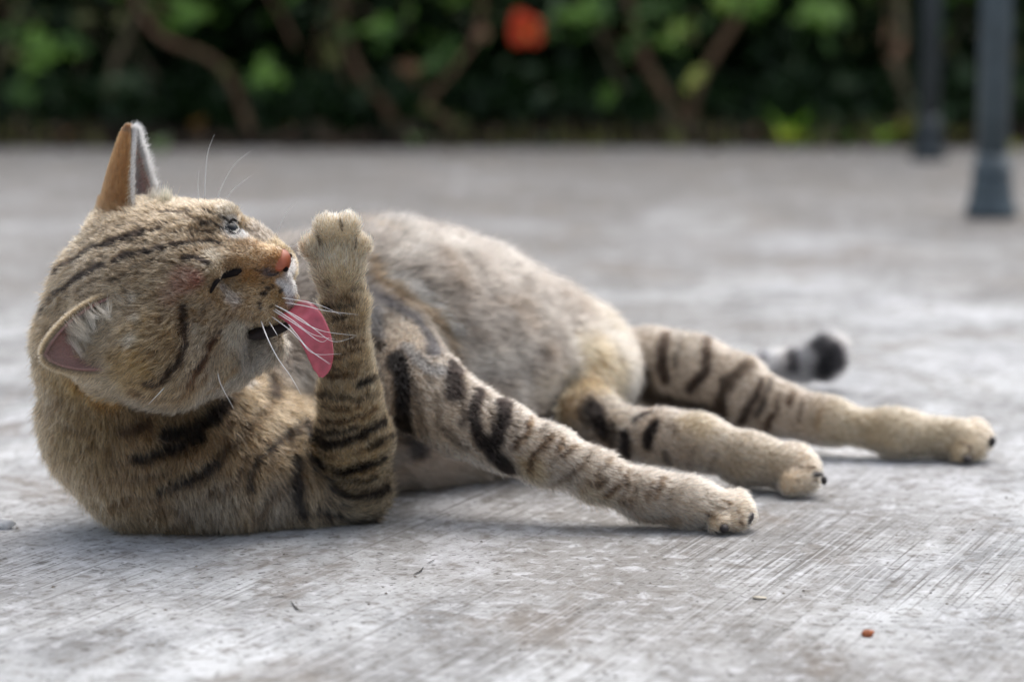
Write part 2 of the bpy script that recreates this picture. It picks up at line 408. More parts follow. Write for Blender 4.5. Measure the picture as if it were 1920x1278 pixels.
# crowns above the frame and the dark depth of the hedge
for px, r in shrubs:
    bx = r.location.x; n = 5200
    x = bx + rng.normal(0, 0.42, n); y = rng.uniform(5.50, 6.9, n); z = 0.42 + rng.beta(1.2, 1.6, n) * 1.15
    leaf_cloud('foliage', np.stack([x, y, z], 1), M_leaf['green'], r)
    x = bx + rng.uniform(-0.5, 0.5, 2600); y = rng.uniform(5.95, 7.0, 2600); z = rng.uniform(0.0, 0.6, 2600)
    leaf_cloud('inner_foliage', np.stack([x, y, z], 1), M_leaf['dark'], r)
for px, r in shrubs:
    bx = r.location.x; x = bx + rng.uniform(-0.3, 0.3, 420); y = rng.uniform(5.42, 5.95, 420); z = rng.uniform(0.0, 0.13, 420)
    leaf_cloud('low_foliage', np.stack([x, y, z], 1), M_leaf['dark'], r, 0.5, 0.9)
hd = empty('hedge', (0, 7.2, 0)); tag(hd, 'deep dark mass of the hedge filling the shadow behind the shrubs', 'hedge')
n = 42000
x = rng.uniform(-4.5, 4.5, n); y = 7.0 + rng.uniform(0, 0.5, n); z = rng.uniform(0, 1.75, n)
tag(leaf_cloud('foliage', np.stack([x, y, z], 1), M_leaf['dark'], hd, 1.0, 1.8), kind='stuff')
n = 26000
sx = rng.choice([-1, 1], n); x = sx * rng.uniform(1.9, 4.5, n); y = rng.uniform(5.4, 7.0, n); z = rng.uniform(0.1, 1.6, n)
tag(leaf_cloud('foliage', np.stack([x, y, z], 1), M_leaf['green'], hd, 0.8, 1.4), kind='stuff')

# red flower
fp = P(985, 56, 5.36); fl = empty('red_flower', fp); tag(fl, 'round red flower hanging in the green hedge', 'flower')
for k in range(7):
    an = k * 2 * math.pi / 7 + 0.3; V, F = [], []
    for i in range(6):
        t = i / 5; hw = 0.020 * math.sin(math.pi * (0.12 + 0.80 * t)); rr = (0.004 + 0.034 * t) * [1, .8, 1.12, .9, 1.05, .75, 1.1][k]; yy = -0.022 * math.sin(t * 2.2)
        for s in (-1, 0, 1):
            u = rr; v = s * hw
            V.append((fp[0] + u * math.cos(an) - v * math.sin(an), fp[1] + yy + 0.004 * abs(s), fp[2] + (u * math.sin(an) + v * math.cos(an)) * 1.08))
    for i in range(5):
        a = i * 3; F += [(a, a + 1, a + 4, a + 3), (a + 1, a + 2, a + 5, a + 4)]
    mesh_obj('petal', V, F, M_red, fl)
V, F = tube(smooth_path([fp + [0, 0.0, 0], fp + [0.004, -0.03, -0.006], fp + [0.006, -0.05, -0.014]], 4), [0.003, 0.0028, 0.0025, 0.0025, 0.0025, 0.0025, 0.004, 0.004, 0.004][:9], 6)
mesh_obj('stamen', V, F, M_leaf['yellow'], fl)
V, F = tube(smooth_path([fp + [0, 0.01, 0], fp + [0.01, 0.05, 0.05], fp + [0.03, 0.12, 0.14]], 5), 0.003, 6)
mesh_obj('stalk', V, F, M_leaf['dark'], fl)

# weeds and fallen leaves along the pavement edge
def weed(px, py, Y, kind, label, n=9, h=0.07, name='weed'):
    b = P(px, py, Y); b[2] = 0.002; r = empty(name, b); tag(r, label, 'weed')
    for i in range(n):
        an = random.uniform(0, 6.28); ln = h * random.uniform(.6, 1.15); out = random.uniform(.2, .7)
        d = np.array([math.cos(an) * out, math.sin(an) * out, 1]); d /= np.linalg.norm(d); s = np.cross(d, [0, 0, 1]); s /= np.linalg.norm(s)
        V, F = [], []
        for j in range(5):
            t = j / 4; c = b + d * ln * t - np.array([0, 0, 0.35 * ln * t * t]) + np.array([math.cos(an), math.sin(an), 0]) * 0.25 * ln * t * t
            hw = 0.009 * math.sin(math.pi * (0.1 + 0.86 * t)); V += [c - s * hw, c, c + s * hw]
        for j in range(4):
            a = j * 3; F += [(a, a + 1, a + 4, a + 3), (a + 1, a + 2, a + 5, a + 4)]
        mesh_obj('leaf', V, F, M_leaf[kind], r)
weed(1478, 262, 5.02, 'yellow', 'small yellow green weed glowing at the pavement edge', 18, 0.060)
weed(1545, 258, 5.05, 'green', 'dull green weed just right of the yellow green one', 10, 0.06)
weed(1475, 225, 5.12, 'bright', 'taller green weed behind the yellow green one', 9, 0.14)
weed(1430, 255, 5.35, 'dark', 'dark small weed left of the yellow green one', 8, 0.05)
weed(1620, 245, 5.4, 'olive', 'olive weed between the yellow green one and the posts', 8, 0.09)
weed(1700, 235, 5.12, 'olive', 'olive weed at the foot of the far metal post', 8, 0.10)
weed(782, 262, 4.98, 'pale', 'pale weed on the pavement edge behind the raised paw', 8, 0.055)
weed(1022, 262, 5.00, 'dark', 'tiny dark green weed below the red flower', 7, 0.035)
weed(300, 285, 4.75, 'pale', 'pale green sprig lying on the pavement right of the upright ear', 10, 0.055)
weed(1500, 262, 5.03, 'lime', 'lime weed touching the yellow green one on its right', 8, 0.05)
weed(1655, 255, 5.06, 'lime', 'lime weed left of the far metal post', 8, 0.07)
weed(1790, 255, 5.08, 'olive', 'olive weed between the two metal posts', 8, 0.08)
weed(1585, 262, 5.04, 'green', 'low green weed right of the dull green one', 8, 0.05)
def fallen_leaf(px, py, kind, label, s):
    g = G(px, py); o = bpy.data.objects.new('fallen_leaf', leaf_mesh[kind]); COL.objects.link(o)
    o.location = (g[0], g[1], 0.018); o.rotation_euler = (0.6, 0.3, random.uniform(0, 6)); o.scale = (s, s, s)
    tag(o, label, 'leaf', 'fallen leaves at the pavement edge')
fallen_leaf(372, 262, 'tan', 'pinkish dry leaf fallen near the upright ear', 1.1)
fallen_leaf(1395, 266, 'tan', 'dry leaf fallen left of the yellow green weed', 0.6)
fallen_leaf(120, 275, 'tan', 'dry leaf fallen at the left end of the pavement edge', 0.6)
fallen_leaf(560, 264, 'tan', 'dry leaf fallen behind the raised paw', 0.5)
fallen_leaf(1905, 300, 'olive', 'dry leaf fallen right of the nearer post', 0.7)

# leaf litter along the edge, one mass
lx = rng.uniform(-2.2, 2.2, 500); pts_ = np.stack([lx, EDGE + rng.normal(0.05, 0.09, 500), 0.012 + rng.uniform(0, 0.02, 500)], 1)
tag(leaf_cloud('leaf_litter', pts_, simple('litter', (0.05, 0.034, 0.02), 0.9, var=0.7, scale=8), None, 0.3, 0.7), kind='stuff')
gx = rng.uniform(-2.2, 2.2, 520); pts_ = np.stack([gx, EDGE + rng.normal(0.03, 0.05, 520), 0.005 + 0 * gx], 1)
pts_[:, 1] -= 0.02; dpt = len(pts_); V = []; F = []
for k in range(dpt):
    if vnoise(pts_[k:k + 1], 0.25, 99)[0] < -0.05: continue
    h_ = random.uniform(.02, .075); an = random.uniform(0, 6.28); c_, s_ = math.cos(an) * .003, math.sin(an) * .003; p_ = pts_[k]; i_ = len(V)
    V += [p_ + [c_, s_, 0], p_ - [c_, s_, 0], p_ + [random.uniform(-.025, .025), random.uniform(-.025, .025), h_]]; F.append((i_, i_ + 1, i_ + 2))
tag(mesh_obj('grass', V, F, M_leaf['olive'], smooth=False), kind='stuff')
# dark hairline chips in the concrete
pav = bpy.data.objects['pavement']
M_crack = simple('crack_dark', (0.035, 0.032, 0.03), 0.9)
for path in [[(775,1078),(788,1072),(794,1064)], [(800,1058),(816,1050)], [(163,1074),(180,1071),(200,1072)], [(222,1062),(240,1058),(256,1060)], [(512,1121),(526,1119),(541,1119)], [(545,1128),(556,1142),(568,1146)], [(1270,1062),(1290,1065)], [(1430,1065),(1446,1064)], [(60,1060),(96,1054)]]:
    g3 = [G(*q) for q in path]; V, F = [], []
    sp = smooth_path(g3, 6)
    for i, p in enumerate(sp):
        t = sp[min(i + 1, len(sp) - 1)] - sp[max(i - 1, 0)]; nrm_ = np.array([-t[1], t[0], 0]); nrm_ /= np.linalg.norm(nrm_)
        hw = 0.0005 * math.sin(math.pi * (0.1 + 0.85 * i / (len(sp) - 1))) * random.uniform(.4, 1.3)
        V += [p + nrm_ * hw + [0, 0, .0006], p - nrm_ * hw + [0, 0, .0006]]
    for i in range(len(sp) - 1): F.append((2 * i, 2 * i + 1, 2 * i + 3, 2 * i + 2))
    o = mesh_obj('crack', V, F, M_crack); o.parent = pav
# scattered grit
gp = [(random.uniform(-.35, .35), random.uniform(0.88, 2.2)) for _ in range(420)]; V, F = [], []
for gx_, gy_ in gp:
    r_ = random.uniform(.0003, .0011); i_ = len(V)
    for k in range(5): V.append((gx_ + r_ * math.cos(k * 1.257) * random.uniform(.7, 1.2), gy_ + r_ * math.sin(k * 1.257), 0.0002))
    V.append((gx_, gy_, r_ * .8))
    for k in range(5): F.append((i_ + k, i_ + (k + 1) % 5, i_ + 5))
tag(mesh_obj('grit', V, F, simple('grit', (0.16, 0.14, 0.12), 0.9, var=0.6, scale=90), smooth=False), kind='stuff')

# small things lying on the concrete
def pebble(name, px, py, size, mat, label, cat, seed, flat=0.6):
    import bmesh
    bm = bmesh.new(); bmesh.ops.create_icosphere(bm, subdivisions=3, radius=1)
    c = np.array([v.co for v in bm.verts]); nn = vnoise(c, 0.7, seed) * 0.28 + vnoise(c, 0.3, seed + 1) * 0.12
    g = G(px, py)
    for v, k in zip(bm.verts, nn): v.co = Vector((v.co.x * size * (1 + k), v.co.y * size * 0.8 * (1 + k), v.co.z * size * flat * (1 + k)))
    me = bpy.data.meshes.new(name); bm.to_mesh(me); bm.free(); me.materials.append(mat)
    o = bpy.data.objects.new(name, me); COL.objects.link(o); o.location = (g[0], g[1], size * flat * 0.75)
    me.polygons.foreach_set('use_smooth', [True] * len(me.polygons))
    tag(o, label, cat)
M_white = simple('chalky_white_stone', (0.62, 0.62, 0.62), 0.8, var=0.2, scale=300, bump=0.0006)
M_pale = simple('pale_stone', (0.50, 0.46, 0.38), 0.85, var=0.25, scale=300, bump=0.0006)
M_crumb = simple('rusty_crumb', (0.36, 0.10, 0.03), 0.6, var=0.5, scale=500, bump=0.0005)
M_black = simple('black_grit', (0.012, 0.012, 0.013), 0.7)
pebble('pebble', 12, 990, 0.0042, M_white, 'white rough pebble on the concrete at the left edge', 'pebble', 3, 0.75)
pebble('pebble', 1423, 1122, 0.0030, M_pale, 'flat pale pebble on the concrete below the stretched front paw', 'pebble', 5, 0.25)
pebble('crumb', 1628, 1192, 0.0026, M_crumb, 'small orange brown crumb on the concrete at lower right', 'crumb', 9, 0.6)

# =================================================================== THE CAT
# Body: one signed distance field (limbs, trunk, head) turned into ONE continuous mesh.
class Prim: pass
prims = []
def px2m(r, Y): return r * Y / FPX
def prim(kind, a, ra, b=None, rb=None, M=None, k=0.010, grp='body', flow=(0, 0, -1), ln=0.008, col='body', ear=False):
    p = Prim(); p.kind = kind; p.a = np.array(a, float); p.ra = ra; p.b = None if b is None else np.array(b, float); p.rb = rb
    p.M = M; p.k = k; p.grp = grp; f = np.array(flow, float); p.flow = f / (np.linalg.norm(f) + 1e-9); p.len = ln; p.col = col
    prims.append(p); return p
def sdf(p, X):
    if p.kind == 'cap':
        ab = p.b - p.a; L2 = ab.dot(ab) + 1e-12
        h = np.clip(((X - p.a) @ ab) / L2, 0, 1)
        return np.linalg.norm(X - p.a - h[..., None] * ab, axis=-1) - (p.ra + (p.rb - p.ra) * h)
    Q = (X - p.a) @ p.M.T if p.M is not None else X - p.a
    k0 = np.linalg.norm(Q / p.ra, axis=-1); k1 = np.linalg.norm(Q / (p.ra ** 2), axis=-1) + 1e-9
    return k0 * (k0 - 1) / k1
def chain(pts, k, grp, ln, col, flow=None, fat=0.0):
    W = [(P(a, b, c), px2m(r, c) - fat) for a, b, c, r in pts]
    for (a, ra), (b, rb) in zip(W[:-1], W[1:]):
        prim('cap', a, ra, b, rb, k=k, grp=grp, flow=(b - a) if flow is None else flow, ln=ln, col=col)
def ball(px, py, Y, r, k, grp, ln, col, flow=(0, 0, -1), sq=None):
    a = P(px, py, Y); rm = px2m(r, Y)
    prim('ell', a, np.array([rm, rm, rm]) * (sq or (1, 1, 1)), k=k, grp=grp, flow=flow, ln=ln, col=col)

# head frame: F nose, LN towards the near (camera) cheek, U crown
Fv = np.array([1.0, -0.20, 0.03]); Fv /= np.linalg.norm(Fv)
LN = np.array([-0.12, -0.75, -0.66]); LN -= Fv * LN.dot(Fv); LN /= np.linalg.norm(LN)
U = np.cross(Fv, -LN); HS = 1.07
HO = P(318, 489, 1.165)
HM = np.stack([Fv, LN, U])            # rows: world -> head local
def H(f, l, u): return HO + (Fv * f + LN * l + U * u) * 0.01 * HS
def hell(f, l, u, rf, rl, ru, k=0.006, ln=0.005, col='head', flow=None):
    fl = flow if flow is not None else (-1, 0, 0)
    prim('ell', H(f, l, u), np.array([rf, rl, ru]) * 0.01 * HS, M=HM, k=k, grp='head', flow=fl[0] * Fv + fl[1] * LN + fl[2] * U, ln=ln, col=col)
def hcap(a, ra, b, rb, k=0.005, ln=0.004, col='head', flow=(-1, 0, 0)):
    prim('cap', H(*a), ra * 0.01 * HS, H(*b), rb * 0.01 * HS, k=k, grp='head', flow=flow[0] * Fv + flow[1] * LN + flow[2] * U, ln=ln, col=col)

# --- head
hell(-0.75, 0, -1.0, 3.75, 3.75, 2.9, k=0.010, ln=0.0036, flow=(-1, 0, -0.1))
hell(1.5, 0, 0.0, 2.6, 2.85, 1.95, k=0.010, ln=0.0029, flow=(-1, 0, 0.1))
for s in (-1, 1):
    hell(0.9, 2.2 * s, -2.0, 2.6, 1.8, 2.1, k=0.012, ln=0.0038, flow=(-1, 0.3 * s, -0.5))       # cheek
    hell(-0.8, 2.3 * s, -2.6, 2.4, 1.8, 2.2, k=0.012, ln=0.0050, flow=(-1, 0.2 * s, -0.6))     # jowl
    hell(4.30 if s > 0 else 3.9, 1.00 * s, -1.50, 1.50, 1.18, 1.22, k=0.0025, ln=0.0016, col='muzzle', flow=(-1, 0.6 * s, -0.4))  # whisker pad
    hell(4.95 if s > 0 else 4.7, 0.45 * s, -1.05, 0.68, 0.55, 0.62, k=0.003, ln=0.0012, col='muzzle', flow=(-1, 0.8 * s, -0.6))  # upper lip
    hell(2.35, 1.70 * s, 0.85, 1.05, 0.75, 0.62, k=0.005, ln=0.0028, flow=(-1, 0.4 * s, 0.3))    # brow
    hell(2.7, 2.0 * s, -1.0, 1.5, 0.9, 0.8, k=0.008, ln=0.0030, flow=(-1, 0.3 * s, -0.4))     # cheekbone
hcap((2.0, 0, -0.05), 1.25, (4.75, 0, -0.12), 0.66, k=0.005, ln=0.0016, col='bridge')
hcap((4.75, 0, -0.12), 0.64, (4.98, 0, -0.16), 0.54, k=0.003, ln=0.0009, col='bridge')
def pchain(pts, k, ln, col, flow):
    W = [(P(a, b, c), px2m(r, c)) for a, b, c, r in pts]
    for (a, ra), (b, rb) in zip(W[:-1], W[1:]): prim('cap', a, ra, b, rb, k=k, grp='head', flow=flow, ln=ln, col=col)
pchain([(325, 668, 1.160, 86), (415, 662, 1.170, 60), (488, 650, 1.172, 27), (508, 642, 1.170, 22)], 0.008, 0.0045, 'chin', (-1, 0, -0.5))   # throat to chin
ball(228, 436, 1.188, 50, 0.016, 'head', 0.004, 'head', flow=(-.5, 0, 1))
pchain([(215, 655, 1.160, 80), (300, 655, 1.150, 92)], 0.014, 0.0060, 'head', (-0.8, 0, -0.6))                       # jowl of the near cheek
pchain([(185, 545, 1.190, 78), (160, 640, 1.195, 84)], 0.016, 0.0062, 'neck', (-0.4, 0, -1))                         # nape

# --- neck, shoulder and chest: near mass lying on the concrete
T = 'trunk'
chain([(205, 600, 1.20, 92), (200, 700, 1.20, 112), (215, 800, 1.20, 125), (290, 872, 1.195, 122), (420, 885, 1.195, 112), (545, 892, 1.205, 100)], 0.022, T, 0.0072, 'neck', flow=(0.25, 0, -1), fat=0.005)
chain([(330, 660, 1.205, 110), (400, 800, 1.21, 110), (520, 830, 1.225, 105)], 0.02, T, 0.0072, 'neck', flow=(0.5, 0, -1), fat=0.005)
chain([(330, 620, 1.24, 120), (470, 700, 1.27, 120), (600, 720, 1.29, 130)], 0.03, T, 0.010, 'chest', flow=(0.6, 0, -1), fat=0.005)
# --- trunk receding to the hips
chain([(590, 672, 1.325, 232), (715, 664, 1.345, 235), (850, 680, 1.38, 212), (965, 703, 1.42, 174), (1055, 725, 1.455, 132), (1098, 732, 1.475, 100)], 0.03, T, 0.011, 'flank', flow=(0.8, 0.5, -0.25), fat=0.006)
chain([(700, 800, 1.29, 110), (880, 800, 1.33, 105)], 0.02, T, 0.010, 'belly', flow=(0.8, 0.2, -0.3), fat=0.004)
# --- hips, thighs, hind legs
chain([(1092, 672, 1.425, 80), (1126, 706, 1.395, 68)], 0.022, T, 0.010, 'thigh', flow=(0.5, 0, -1), fat=0.003)
chain([(1085, 700, 1.42, 75), (1105, 780, 1.335, 48), (1165, 808, 1.318, 44)], 0.012, 'hind_near', 0.0065, 'leg', fat=0.002)
chain([(1165, 808, 1.318, 44), (1240, 820, 1.31, 46), (1310, 828, 1.305, 51), (1400, 858, 1.298, 45), (1470, 876, 1.29, 45)], 0.010, 'hind_near', 0.0036, 'leg', fat=0.002)
chain([(1150, 685, 1.46, 72), (1220, 690, 1.455, 76), (1300, 708, 1.445, 74), (1375, 735, 1.43, 66), (1455, 764, 1.415, 51), (1545, 790, 1.40, 44), (1680, 815, 1.39, 39), (1790, 824, 1.387, 39)], 0.012, 'hind_far', 0.0038, 'leg', fat=0.002)
for a in [(1500, 862, 1.294, 24), (1516, 878, 1.284, 23), (1512, 900, 1.276, 22), (1482, 908, 1.272, 20)]:
    ball(*a, 0.0075, 'hind_near', 0.0028, 'paw', flow=(1, 0, -.2))
for a in [(1828, 810, 1.395, 22), (1840, 826, 1.386, 21), (1832, 844, 1.378, 20), (1800, 852, 1.374, 18)]:
    ball(*a, 0.0075, 'hind_far', 0.0028, 'paw', flow=(1, 0, -.2))
# --- tail
chain([(1150, 650, 1.52, 40), (1260, 700, 1.60, 34), (1370, 704, 1.64, 30), (1440, 692, 1.655, 30), (1500, 680, 1.66, 32), (1545, 668, 1.66, 37), (1552, 662, 1.66, 33)], 0.006, 'tail', 0.007, 'tail', fat=0.002)
# --- stretched front leg
chain([(735, 665, 1.285, 92), (800, 740, 1.235, 82), (860, 782, 1.225, 74), (940, 818, 1.215, 64), (1030, 856, 1.207, 56), (1120, 893, 1.200, 51), (1210, 928, 1.196, 50), (1290, 945, 1.193, 48), (1352, 955, 1.193, 43)], 0.010, 'arm_far', 0.0046, 'leg', fat=0.0035)
for a in [(1380, 945, 1.200, 23), (1393, 962, 1.190, 20), (1382, 980, 1.182, 18), (1345, 984, 1.180, 17)]:
    ball(*a, 0.0065, 'arm_far', 0.0028, 'paw', flow=(1, 0, -.2))
# --- raised front leg with the licked paw
chain([(470, 850, 1.215, 100), (580, 905, 1.215, 84), (665, 905, 1.212, 74)], 0.014, 'arm_up', 0.0090, 'armpit', flow=(0.6, 0, -0.8), fat=0.004)
chain([(665, 905, 1.212, 76), (662, 820, 1.195, 74), (655, 740, 1.182, 62), (650, 650, 1.172, 48), (648, 570, 1.165, 48), (636, 500, 1.160, 56), (632, 455, 1.160, 50)], 0.008, 'arm_up', 0.0048, 'forearm', fat=0.004)
for a in [(586, 462, 1.156, 25), (612, 425, 1.152, 25), (652, 423, 1.152, 26), (677, 460, 1.158, 24)]:
    ball(*a, 0.0042, 'arm_up', 0.0026, 'paw', flow=(0, 0.1, 1))

# --- evaluate on a grid, sparse per primitive
VX = 0.0020
lo = np.array([-0.275, 1.02, -0.004]); hi = np.array([0.29, 1.72, 0.235])
dim = np.ceil((hi - lo) / VX).astype(int) + 1
groups = {}
KG = {'trunk': 0.0, 'head': 0.012, 'hind_near': 0.010, 'hind_far': 0.010, 'tail': 0.008, 'arm_far': 0.012, 'arm_up': 0.012}
def grid_pts(i0, i1):
    g = np.stack(np.meshgrid(*[lo[c] + VX * np.arange(i0[c], i1[c]) for c in range(3)], indexing='ij'), -1)
    return g
def smin(a, b, k):
    h = np.clip(k - np.abs(a - b), 0, None) / k
    return np.minimum(a, b) - h * h * k * 0.25
def prim_box(p, pad):
    if p.kind == 'cap':
        r = max(p.ra, p.rb) + pad; mn = np.minimum(p.a, p.b) - r; mx = np.maximum(p.a, p.b) + r
    else:
        r = p.ra.max() + pad; mn = p.a - r; mx = p.a + r
    i0 = np.clip(np.floor((mn - lo) / VX).astype(int), 0, dim); i1 = np.clip(np.ceil((mx - lo) / VX).astype(int) + 1, 0, dim)
    return i0, i1
def field():
    fields = {}
    for g in KG:
        f = np.full(dim, 0.5, np.float32); gi0 = dim.copy(); gi1 = dim * 0
        for p in [q for q in prims if q.grp == g]:
            i0, i1 = prim_box(p, p.k + 0.012); sl = tuple(slice(a, b) for a, b in zip(i0, i1))
            d = sdf(p, grid_pts(i0, i1)).astype(np.float32)
            f[sl] = smin(f[sl], d, p.k); gi0 = np.minimum(gi0, i0); gi1 = np.maximum(gi1, i1)
        fields[g] = (f, gi0, gi1)
    F0 = fields['trunk'][0]
    for g in ('head', 'hind_near', 'hind_far', 'tail', 'arm_far', 'arm_up'):
        f, i0, i1 = fields[g]; sl = tuple(slice(a, b) for a, b in zip(i0, i1)); kz = KG[g]
        if g == 'arm_up':      # the licked paw only touches the face, it does not grow into it
            zc = (lo[2] + VX * np.arange(i0[2], i1[2]))[None, None, :]; kz = np.where(zc > 0.062, 0.0008, KG[g]).astype(np.float32)
        F0[sl] = smin(F0[sl], f[sl], kz)
    return F0
def carve(F0, c, r, k=0.002, M=None):
    p = Prim(); p.kind = 'ell'; p.a = c; p.ra = np.array(r); p.M = M
    i0, i1 = prim_box(p, k + 0.004); sl = tuple(slice(a, b) for a, b in zip(i0, i1))
    d = -sdf(p, grid_pts(i0, i1)).astype(np.float32)
    F0[sl] = -smin(-F0[sl], -d, k)
FLD = field()
# eye hollows, dip at the root of the nose
for s_ in (-1, 1): carve(FLD, H(3.55, 1.72 * s_, 0.42), [0.0085, 0.0068, 0.0058], 0.008, HM)
carve(FLD, H(3.4, 0, 1.75), [0.016, 0.011, 0.0055], 0.010, HM)
# mouth slit between the whisker pads and the lowered jaw
carve(FLD, P(512, 627, 1.150), [0.0145, 0.014, 0.0028], 0.0015, np.array([[.96,0,.28],[0,1,0],[-.28,0,.96]]))
zz = (lo[2] + VX * np.arange(dim[2]))[None, None, :]
FLD = np.maximum(FLD, (0.0012 - zz).astype(np.float32))

def surface_nets(f):
    s = f < 0
    c = [s[i:dim[0] - 1 + i, j:dim[1] - 1 + j, k:dim[2] - 1 + k] for i in (0, 1) for j in (0, 1) for k in (0, 1)]
    cnt = sum(x.astype(np.int8) for x in c); act = (cnt > 0) & (cnt < 8)
    idx = np.full(act.shape, -1, np.int64); A = np.argwhere(act); idx[act] = np.arange(len(A))
    acc = np.zeros((len(A), 3)); num = np.zeros(len(A))
    cor = [np.array(o) for o in [(0,0,0),(1,0,0),(0,1,0),(0,0,1),(1,1,0),(1,0,1),(0,1,1),(1,1,1)]]
    for o1 in cor:
        for ax in range(3):
            if o1[ax]: continue
            o2 = o1.copy(); o2[ax] = 1
            a = f[tuple((A + o1).T)]; b = f[tuple((A + o2).T)]; m = (a < 0) != (b < 0)
            t = a / (a - b + 1e-12); pt = A + o1 + (o2 - o1) * t[:, None]
            acc[m] += pt[m]; num[m] += 1
    V = lo + VX * acc / num[:, None]
    Q = []
    for ax in range(3):
        o = [0, 0, 0]; o[ax] = 1
        sl0 = tuple(slice(1 if c_ != ax else 0, dim[c_] - 1) for c_ in range(3))
        sl1 = tuple(slice((1 if c_ != ax else 0) + o[c_], dim[c_] - 1 + o[c_]) for c_ in range(3))
        a = s[sl0]; b = s[sl1]; E = np.argwhere(a != b); E = E + np.array([0 if c_ == ax else 1 for c_ in range(3)])
        inside = s[tuple(E.T)]
        u, v = [(1, 2), (2, 0), (0, 1)][ax]; eu = np.eye(3, dtype=int)[u]; ev = np.eye(3, dtype=int)[v]
        q = np.stack([idx[tuple((E - eu - ev).T)], idx[tuple((E - ev).T)], idx[tuple(E.T)], idx[tuple((E - eu).T)]], 1)
        q[~inside] = q[~inside][:, ::-1]; q = q[(q >= 0).all(1)]; Q.append(q)
    return V, np.concatenate(Q)
BV, BF = surface_nets(FLD)
# keep the mesh in one piece and relax it a little
nb = np.zeros((len(BV), 3)); ct = np.zeros(len(BV))
for it in range(2):
    nb[:] = 0; ct[:] = 0
    for a, b in ((0, 1), (1, 2), (2, 3), (3, 0)):
        np.add.at(nb, BF[:, a], BV[BF[:, b]]); np.add.at(ct, BF[:, a], 1)
        np.add.at(nb, BF[:, b], BV[BF[:, a]]); np.add.at(ct, BF[:, b], 1)
    BV = BV * 0.6 + 0.4 * nb / np.maximum(ct, 1)[:, None]

# loose skin: gentle unevenness over trunk and limbs
me_ = fast_mesh('tmp', BV, BF); vn0 = np.zeros(len(BV) * 3, np.float32); me_.data.vertices.foreach_get('normal', vn0); vn0 = vn0.reshape(-1, 3); bpy.data.objects.remove(me_)
amp = np.clip((BV[:, 0] - 0) * 0 + 1, 0, 1) * np.where((BV[:, 2] > 0.004), 1, 0) * np.clip(np.linalg.norm(BV - HO, axis=1) / 0.06 - 0.8, 0, 1)
BV = BV + vn0 * (amp * (0.0018 * vnoise(BV * [1, 1, 1.3], 0.028, 71) + 0.0009 * vnoise(BV, 0.012, 72)))[:, None]
# vertex attributes from the nearest primitives
bestw = np.zeros(len(BV)); flow = np.zeros((len(BV), 3)); length = np.zeros(len(BV))
COLS = {
    'head': lin(142, 119, 91), 'muzzle': lin(160, 130, 90), 'bridge': lin(160, 114, 74), 'chin': lin(168, 152, 132), 'neck': lin(138, 110, 78),
    'chest': lin(122, 111, 101), 'flank': lin(104, 96, 88), 'belly': lin(122, 100, 82), 'thigh': lin(146, 130, 108), 'leg': lin(192, 173, 152),
    'paw': lin(206, 182, 152), 'tail': lin(176, 172, 170), 'armpit': lin(144, 126, 102), 'forearm': lin(168, 146, 114)}
basec = np.zeros((len(BV), 3)); legw = np.zeros(len(BV)); headw = np.zeros(len(BV)); flankw = np.zeros(len(BV))
for p in prims:
    d = sdf(p, BV); wgt = np.exp(-np.clip(d, -0.004, 0.08) / (0.0035 if p.grp in ('head',) else 0.005)); wgt[d > 0.06] = 0
    bestw += wgt; flow += wgt[:, None] * p.flow; length += wgt * p.len; basec += wgt[:, None] * COLS[p.col]
    if p.grp == 'head': headw += wgt
    if p.col in ('flank', 'thigh', 'belly', 'chest'): flankw += wgt
bw = np.maximum(bestw, 1e-9)
flow /= bw[:, None]; length /= bw; basec /= bw[:, None]; headw /= bw; flankw /= bw

skin = fast_mesh('body', BV, BF, None, None)
bvh = BVHTree.FromPolygons([tuple(v) for v in BV], [tuple(int(x) for x in f) for f in BF])
CAMP = Vector((0, 0, CAM_Z))
def hit(px, py):
    d = Vector(ray(px, py)).normalized(); r = bvh.ray_cast(CAMP, d)
    return (np.array(r[0]), np.array(r[1])) if r[0] is not None else None
CAT = empty('cat', (-0.05, 1.25, 0)); tag(CAT, 'brown tabby cat lying on its side on the concrete, licking its raised front paw', 'cat')
skin.parent = CAT; skin.matrix_parent_inverse = Matrix.Translation(-Vector(CAT.location))
vn = np.zeros(len(BV) * 3, np.float32); skin.data.vertices.foreach_get('normal', vn); vn = vn.reshape(-1, 3)
c0 = BV.mean(0)
ctr = (BV[BF].mean(1)); 
print('cat mesh', len(BV), len(BF), 'mean outward', float((vn * flow).sum()))

